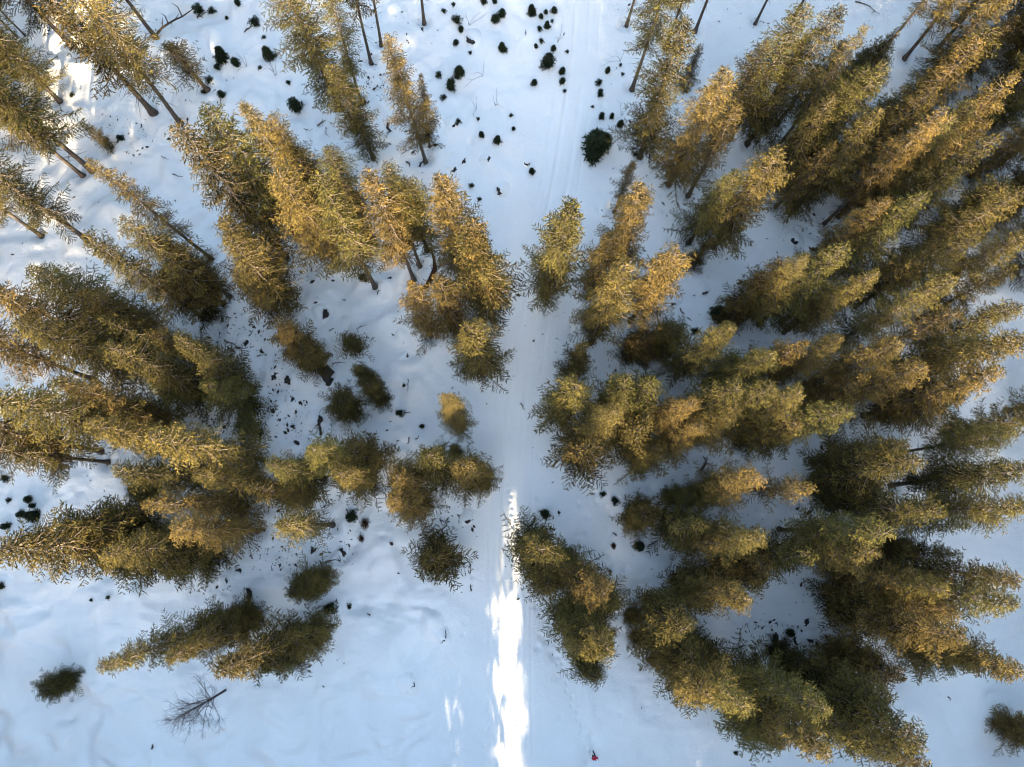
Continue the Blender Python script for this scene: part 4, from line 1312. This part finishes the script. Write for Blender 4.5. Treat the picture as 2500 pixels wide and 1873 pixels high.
# ------------------------------------------------------------------ the leafless tree at the bottom left
def bare_tree(foot, tip, label):
    d = ray(*src(*tip)); k = math.hypot(d.x, d.y)
    bx, by = at(*src(*foot))
    h = H - math.hypot(bx, by) / k
    rs = np.random.default_rng(31)
    tk = Tubes(); br = Tubes()
    def rec(p, dirv, L, r, lev):
        n = 4
        pts = [p]; d = dirv
        for i in range(n):
            d = d + rs.normal(size=3) * .13 + np.array([0, 0, .05]); d /= np.linalg.norm(d)
            pts.append(pts[-1] + d * L / n)
        br.tube(pts, np.linspace(r, r * .4, n + 1), 4 if lev < 2 else 3)
        if lev < 3:
            for q in range(rs.integers(4, 7)):
                i = rs.integers(1, n + 1)
                dd = d + rs.normal(size=3) * .65
                dd /= np.linalg.norm(dd)
                rec(pts[i], dd, L * rs.uniform(.4, .62), r * .5, lev + 1)
    tk.tube([(0, 0, -.3), (.05, 0, h * .35), (0, .08, h * .7), (0, 0, h)], [.13, .10, .05, .012], 8)
    for i in range(48):
        t = rs.uniform(.26, .98)
        a = rs.uniform(0, 6.28); el = math.radians(rs.uniform(25, 50) + 25 * t)
        L = h * .30 * (1 - t * .72) * rs.uniform(.8, 1.2)
        rec(np.array([0, 0, h * t]), np.array([math.cos(a) * math.cos(el), math.sin(a) * math.cos(el), math.sin(el)]), L, .042 * (1.2 - t), 1)
    e = bpy.data.objects.new('bare_tree', None); COL.objects.link(e)
    e.location = (bx, by, float(ground(bx, by)))
    tag(e, label, 'bare tree')
    put('trunk', tk.mesh('trunk', M_BIRCH), e)
    put('branches', br.mesh('branches', M_BIRCH), e)


bare_tree((13,1735,1065), (13,1330,1325), 'leafless grey tree with fan of fine twigs on open snow, bottom left')


# ------------------------------------------------------------------ litter under the trees, thin twigs poking out
def litter():
    rs = np.random.default_rng(99)
    P = []
    for (x, y, h, R) in TREES:
        if h < 8: continue
        n = rs.integers(6, 34)
        a = rs.uniform(0, 6.28, n); d = np.abs(rs.normal(size=n)) * R * 0.9 + .2
        P.append(np.stack([x + np.cos(a) * d, y + np.sin(a) * d], 1))
    for (r, x0, y0, x1, y1, n) in ((6,180,380,420,720,260), (5,1500,1050,2050,1330,170), (10,80,0,520,560,240), (1,820,880,1120,1180,80),
                                   (2,900,480,1150,800,150), (9,1500,280,2050,640,350), (16,60,540,1000,1080,520), (15,2050,520,2209,900,60), (12,1150,1300,1350,1480,60), (8,0,700,200,900,40), (10,0,900,900,1450,160), (12,620,560,1200,760,110),
                                   (8,800,240,1000,420,90), (10,1500,1050,1760,1250,40), (10,60,1380,520,1560,60), (11,860,20,1010,260,70),
                                   (12,460,1000,600,1200,70), (5,2000,350,2209,700,100), (7,900,1280,960,1480,20), (12,300,1180,700,1400,60)):
        u = rs.uniform(size=(n, 2))
        g = np.array([at(*src(r, x0 + (x1 - x0) * a, y0 + (y1 - y0) * b)) for a, b in u])
        P.append(g)
    P = np.concatenate(P)
    n = len(P)
    z = ground(P[:, 0], P[:, 1]) + .015
    a = rs.uniform(0, 6.28, n); L = rs.lognormal(-2.3, .6, n).clip(.03, .45); W = L * rs.uniform(.25, .6, n)
    c, s = np.cos(a), np.sin(a)
    V = np.zeros((n, 5, 3)); V[:, :, 0] = P[:, 0:1]; V[:, :, 1] = P[:, 1:2]; V[:, :, 2] = z[:, None]
    V[:, 0, 0] -= c * L; V[:, 0, 1] -= s * L; V[:, 2, 0] += c * L; V[:, 2, 1] += s * L
    V[:, 1, 0] += -s * W; V[:, 1, 1] += c * W; V[:, 3, 0] += s * W; V[:, 3, 1] -= c * W
    V[:, 4, 2] += L * .5
    i = np.arange(n)[:, None] * 5
    T = np.concatenate([i + [0, 4, 1], i + [1, 4, 2], i + [2, 4, 3], i + [3, 4, 0]], 1).reshape(-1, 3)
    tag(put('forest_litter', mesh_np('forest_litter', V.reshape(-1, 3), T, M_LITTER)), 'dark twigs, cones and bark scattered over the snow under the trees', 'litter', kind='stuff')


litter()

# thin leafless saplings sticking out of the snow
SAP = [(2,1825,600,'thin leafless sapling, middle of the upper clearing'), (2,1775,850,'thin forked sapling, lower upper clearing'),
       (2,1925,820,'pale thin sapling near the clearing centre'), (2,1720,200,'thin sapling by the ragged young spruces, top'),
       (3,510,330,'pair of thin shoots beside the track, top'), (3,1005,890,'thin shoots above the pointed small spruce'),
       (3,990,470,'thin shoots near the long bare trunk'), (1,1900,510,'thin bent sapling between young spruces, upper left'),
       (1,2130,590,'thin curved sapling left of the broad spruce'), (1,2090,250,'faint sapling near the top, upper left'),
       (2,280,470,'thin sapling left of the dark middle trunks, top'), (2,220,560,'thin forked twig right of the dark oval spruce')]
saps = []
for i in range(3):
    rs = np.random.default_rng(500 + i); tb = Tubes()
    for q in range(3):
        a = rs.uniform(0, 6.28); l = rs.uniform(1.2, 2.6)
        p = [np.array([0, 0, -.1])]; d = np.array([math.cos(a) * .3, math.sin(a) * .3, 1.0])
        for j in range(5):
            d = d + rs.normal(size=3) * .22; d[2] = abs(d[2]); d /= np.linalg.norm(d); p.append(p[-1] + d * l / 5)
            if j > 1:
                e1 = d + rs.normal(size=3) * .6; tb.tube([p[-1], p[-1] + e1 * .35], [.012, .005], 3)
        tb.tube(p, np.linspace(.024, .007, 6), 4)
    saps.append(tb.mesh('sapling', M_BIRCH))
for i, (r, x, y, label) in enumerate(SAP):
    gx, gy = at(*src(r, x, y))
    tag(put('sapling', saps[i % 3], None, (gx, gy, float(ground(gx, gy))), (0, 0, i)), label, 'sapling', 'thin leafless saplings')


# ------------------------------------------------------------------ the walker
def plain(name, c, rough=.8):
    m, nt, out = newmat(name)
    b = nt.nodes.new('ShaderNodeBsdfPrincipled')
    b.inputs['Roughness'].default_value = rough
    tc = nt.nodes.new('ShaderNodeTexCoord').outputs['Object']
    nt.links.new(ramp(nt, noise(nt, tc, 30, 2), [(.3, tuple(v * .85 for v in c)), (.7, c)]), b.inputs['Base Color'])
    nt.links.new(b.outputs[0], out.inputs[0])
    return m


def skin_obj(name, verts, edges, radii, mat, parent, root=0, sub=2):
    me = bpy.data.meshes.new(name)
    me.from_pydata(verts, edges, [])
    bm = bmesh.new(); bm.from_mesh(me); bm.verts.layers.skin.verify(); bm.to_mesh(me); bm.free()
    me.materials.append(mat)
    o = put(name, me, parent)
    sk = o.modifiers.new('skin', 'SKIN')
    o.modifiers.new('sub', 'SUBSURF').levels = sub
    o.modifiers['sub'].render_levels = sub
    o.modifiers['skin'].use_smooth_shade = True
    for i, v in enumerate(me.skin_vertices[0].data):
        r = radii[i]
        v.radius = r if isinstance(r, tuple) else (r, r)
        v.use_root = (i == root)
    dg = bpy.context.evaluated_depsgraph_get()
    ev = bpy.data.meshes.new_from_object(o.evaluated_get(dg))
    o.modifiers.clear()
    ev.materials.clear(); ev.materials.append(mat)
    o.data = ev
    o.data.name = name
    return o


def walker():
    fx, fy = at(*src(15, 785, 1560))
    e = bpy.data.objects.new('person', None); COL.objects.link(e)
    e.location = (fx, fy, float(ground(fx, fy)) - .05)
    e.rotation_euler = (0, 0, math.radians(205))        # +y of the body = walking direction, down the picture
    tag(e, 'person in a red jacket and dark trousers walking down the snow trail', 'person')
    skin = plain('skin', (.52, .34, .26), .6); red = plain('red_fabric', (.50, .012, .045)); dark = plain('dark_fabric', (.02, .024, .035))
    boot = plain('boot_leather', (.03, .02, .015), .6); hair = plain('hair', (.05, .03, .02))
    # body: one continuous surface (pelvis root, spine, neck, head, arms with hands, legs)
    V = [(0, 0, .95), (0, 0, 1.12), (0, .01, 1.30), (0, .02, 1.42), (0, .03, 1.50), (0, .05, 1.60), (0, .06, 1.70),
         (.19, .02, 1.40), (.25, -.08, 1.14), (.25, .04, .93), (-.19, .02, 1.40), (-.25, .10, 1.15), (-.24, .28, 1.01),
         (.10, 0, .90), (.11, .14, .50), (.11, .04, .09), (.11, .20, .05), (-.10, 0, .90), (-.11, -.06, .50), (-.11, -.30, .14), (-.11, -.18, .05),
         (.25, .08, .85), (-.24, .36, .98)]
    E = [(0, 1), (1, 2), (2, 3), (3, 4), (4, 5), (5, 6), (3, 7), (7, 8), (8, 9), (3, 10), (10, 11), (11, 12), (0, 13), (13, 14), (14, 15), (15, 16),
         (0, 17), (17, 18), (18, 19), (19, 20), (9, 21), (12, 22)]
    R = [(.15, .11), (.13, .10), (.15, .11), (.11, .09), .055, .085, .075, .06, .045, .03, .06, .045, .03, .085, .055, .045, .035, .085, .055, .045, .035,
         (.042, .02), (.042, .02)]
    # fingers rooted in the palms
    for (pi, d) in ((21, (0, .35, -1)), (22, (0, 1, -.35))):
        p = Vector(V[pi]); d = Vector(d).normalized()
        for k, (o_, l) in enumerate(((-.026, .062), (-.009, .072), (.009, .068), (.026, .054))):
            a = len(V); b0 = p + Vector((0.0, 0, 0)) + Vector((o_ * .9, 0, 0))
            V.append(tuple(b0 + d * .02)); R.append(.009); E.append((pi, a))
            V.append(tuple(b0 + d * (.02 + l * .6))); R.append(.0085); E.append((a, a + 1))
            V.append(tuple(b0 + d * (.02 + l) + Vector((0, .012, 0)))); R.append(.007); E.append((a + 1, a + 2))
        a = len(V)
        V.append(tuple(p - d * .015 + Vector((.035, .02, 0)))); R.append(.011); E.append((pi, a))
        V.append(tuple(p + d * .025 + Vector((.05, .03, 0)))); R.append(.009); E.append((a, a + 1))
    body = skin_obj('body', V, E, R, skin, e)
    # face
    tb = Tubes(); tb.tube([(0, .125, 1.665), (0, .155, 1.635), (0, .14, 1.625)], [.010, .018, .012], 6)
    for sx in (-1, 1): tb.tube([(sx * .083, .05, 1.62), (sx * .095, .045, 1.655), (sx * .083, .045, 1.68)], [.012, .016, .01], 6)
    put('nose_and_ears', tb.mesh('nose_and_ears', skin), e)
    tb = Tubes()
    for sx in (-1, 1): tb.tube([(sx * .026, .125, 1.67), (sx * .044, .120, 1.67)], [.008, .008], 6)
    tb.tube([(-.024, .135, 1.598), (0, .142, 1.595), (.024, .135, 1.598)], [.004, .006, .004], 5)
    put('eyes_and_mouth', tb.mesh('eyes_and_mouth', plain('face_dark', (.08, .03, .03))), e)
    # jacket with hood up, trousers, boots, hair at the brow
    JV = [(0, 0, .93), (0, 0, 1.12), (0, .01, 1.30), (0, .02, 1.43), (.20, .02, 1.41), (.26, -.08, 1.14), (.25, .03, .95),
          (-.20, .02, 1.41), (-.26, .10, 1.15), (-.245, .26, 1.02), (0, -.02, 1.53), (0, .005, 1.66), (0, -.01, 1.74)]
    JE = [(0, 1), (1, 2), (2, 3), (3, 4), (4, 5), (5, 6), (3, 7), (7, 8), (8, 9), (3, 10), (10, 11), (11, 12)]
    JR = [(.22, .17), (.19, .15), (.20, .16), (.15, .13), .095, .075, .06, .095, .075, .06, .10, .118, .08]
    skin_obj('jacket', JV, JE, JR, red, e)
    TV_ = [(0, 0, .96), (.10, 0, .88), (.11, .14, .50), (.11, .04, .14), (-.10, 0, .88), (-.11, -.06, .50), (-.11, -.29, .18)]
    skin_obj('trousers', TV_, [(0, 1), (1, 2), (2, 3), (0, 4), (4, 5), (5, 6)], [(.16, .13), .11, .08, .065, .11, .08, .065], dark, e)
    for s, y, y2, z in ((1, .03, .22, .06), (-1, -.30, -.14, .07)):
        skin_obj('boot', [(s * .11, y, .20), (s * .11, y, z), (s * .11, y2, z - .01)], [(0, 1), (1, 2)], [.062, .06, .05], boot, e)
    tb = Tubes(); tb.tube([(-.06, .115, 1.70), (0, .135, 1.715), (.06, .115, 1.70)], [.012, .018, .012], 6)
    put('hair', tb.mesh('hair', hair), e)


walker()
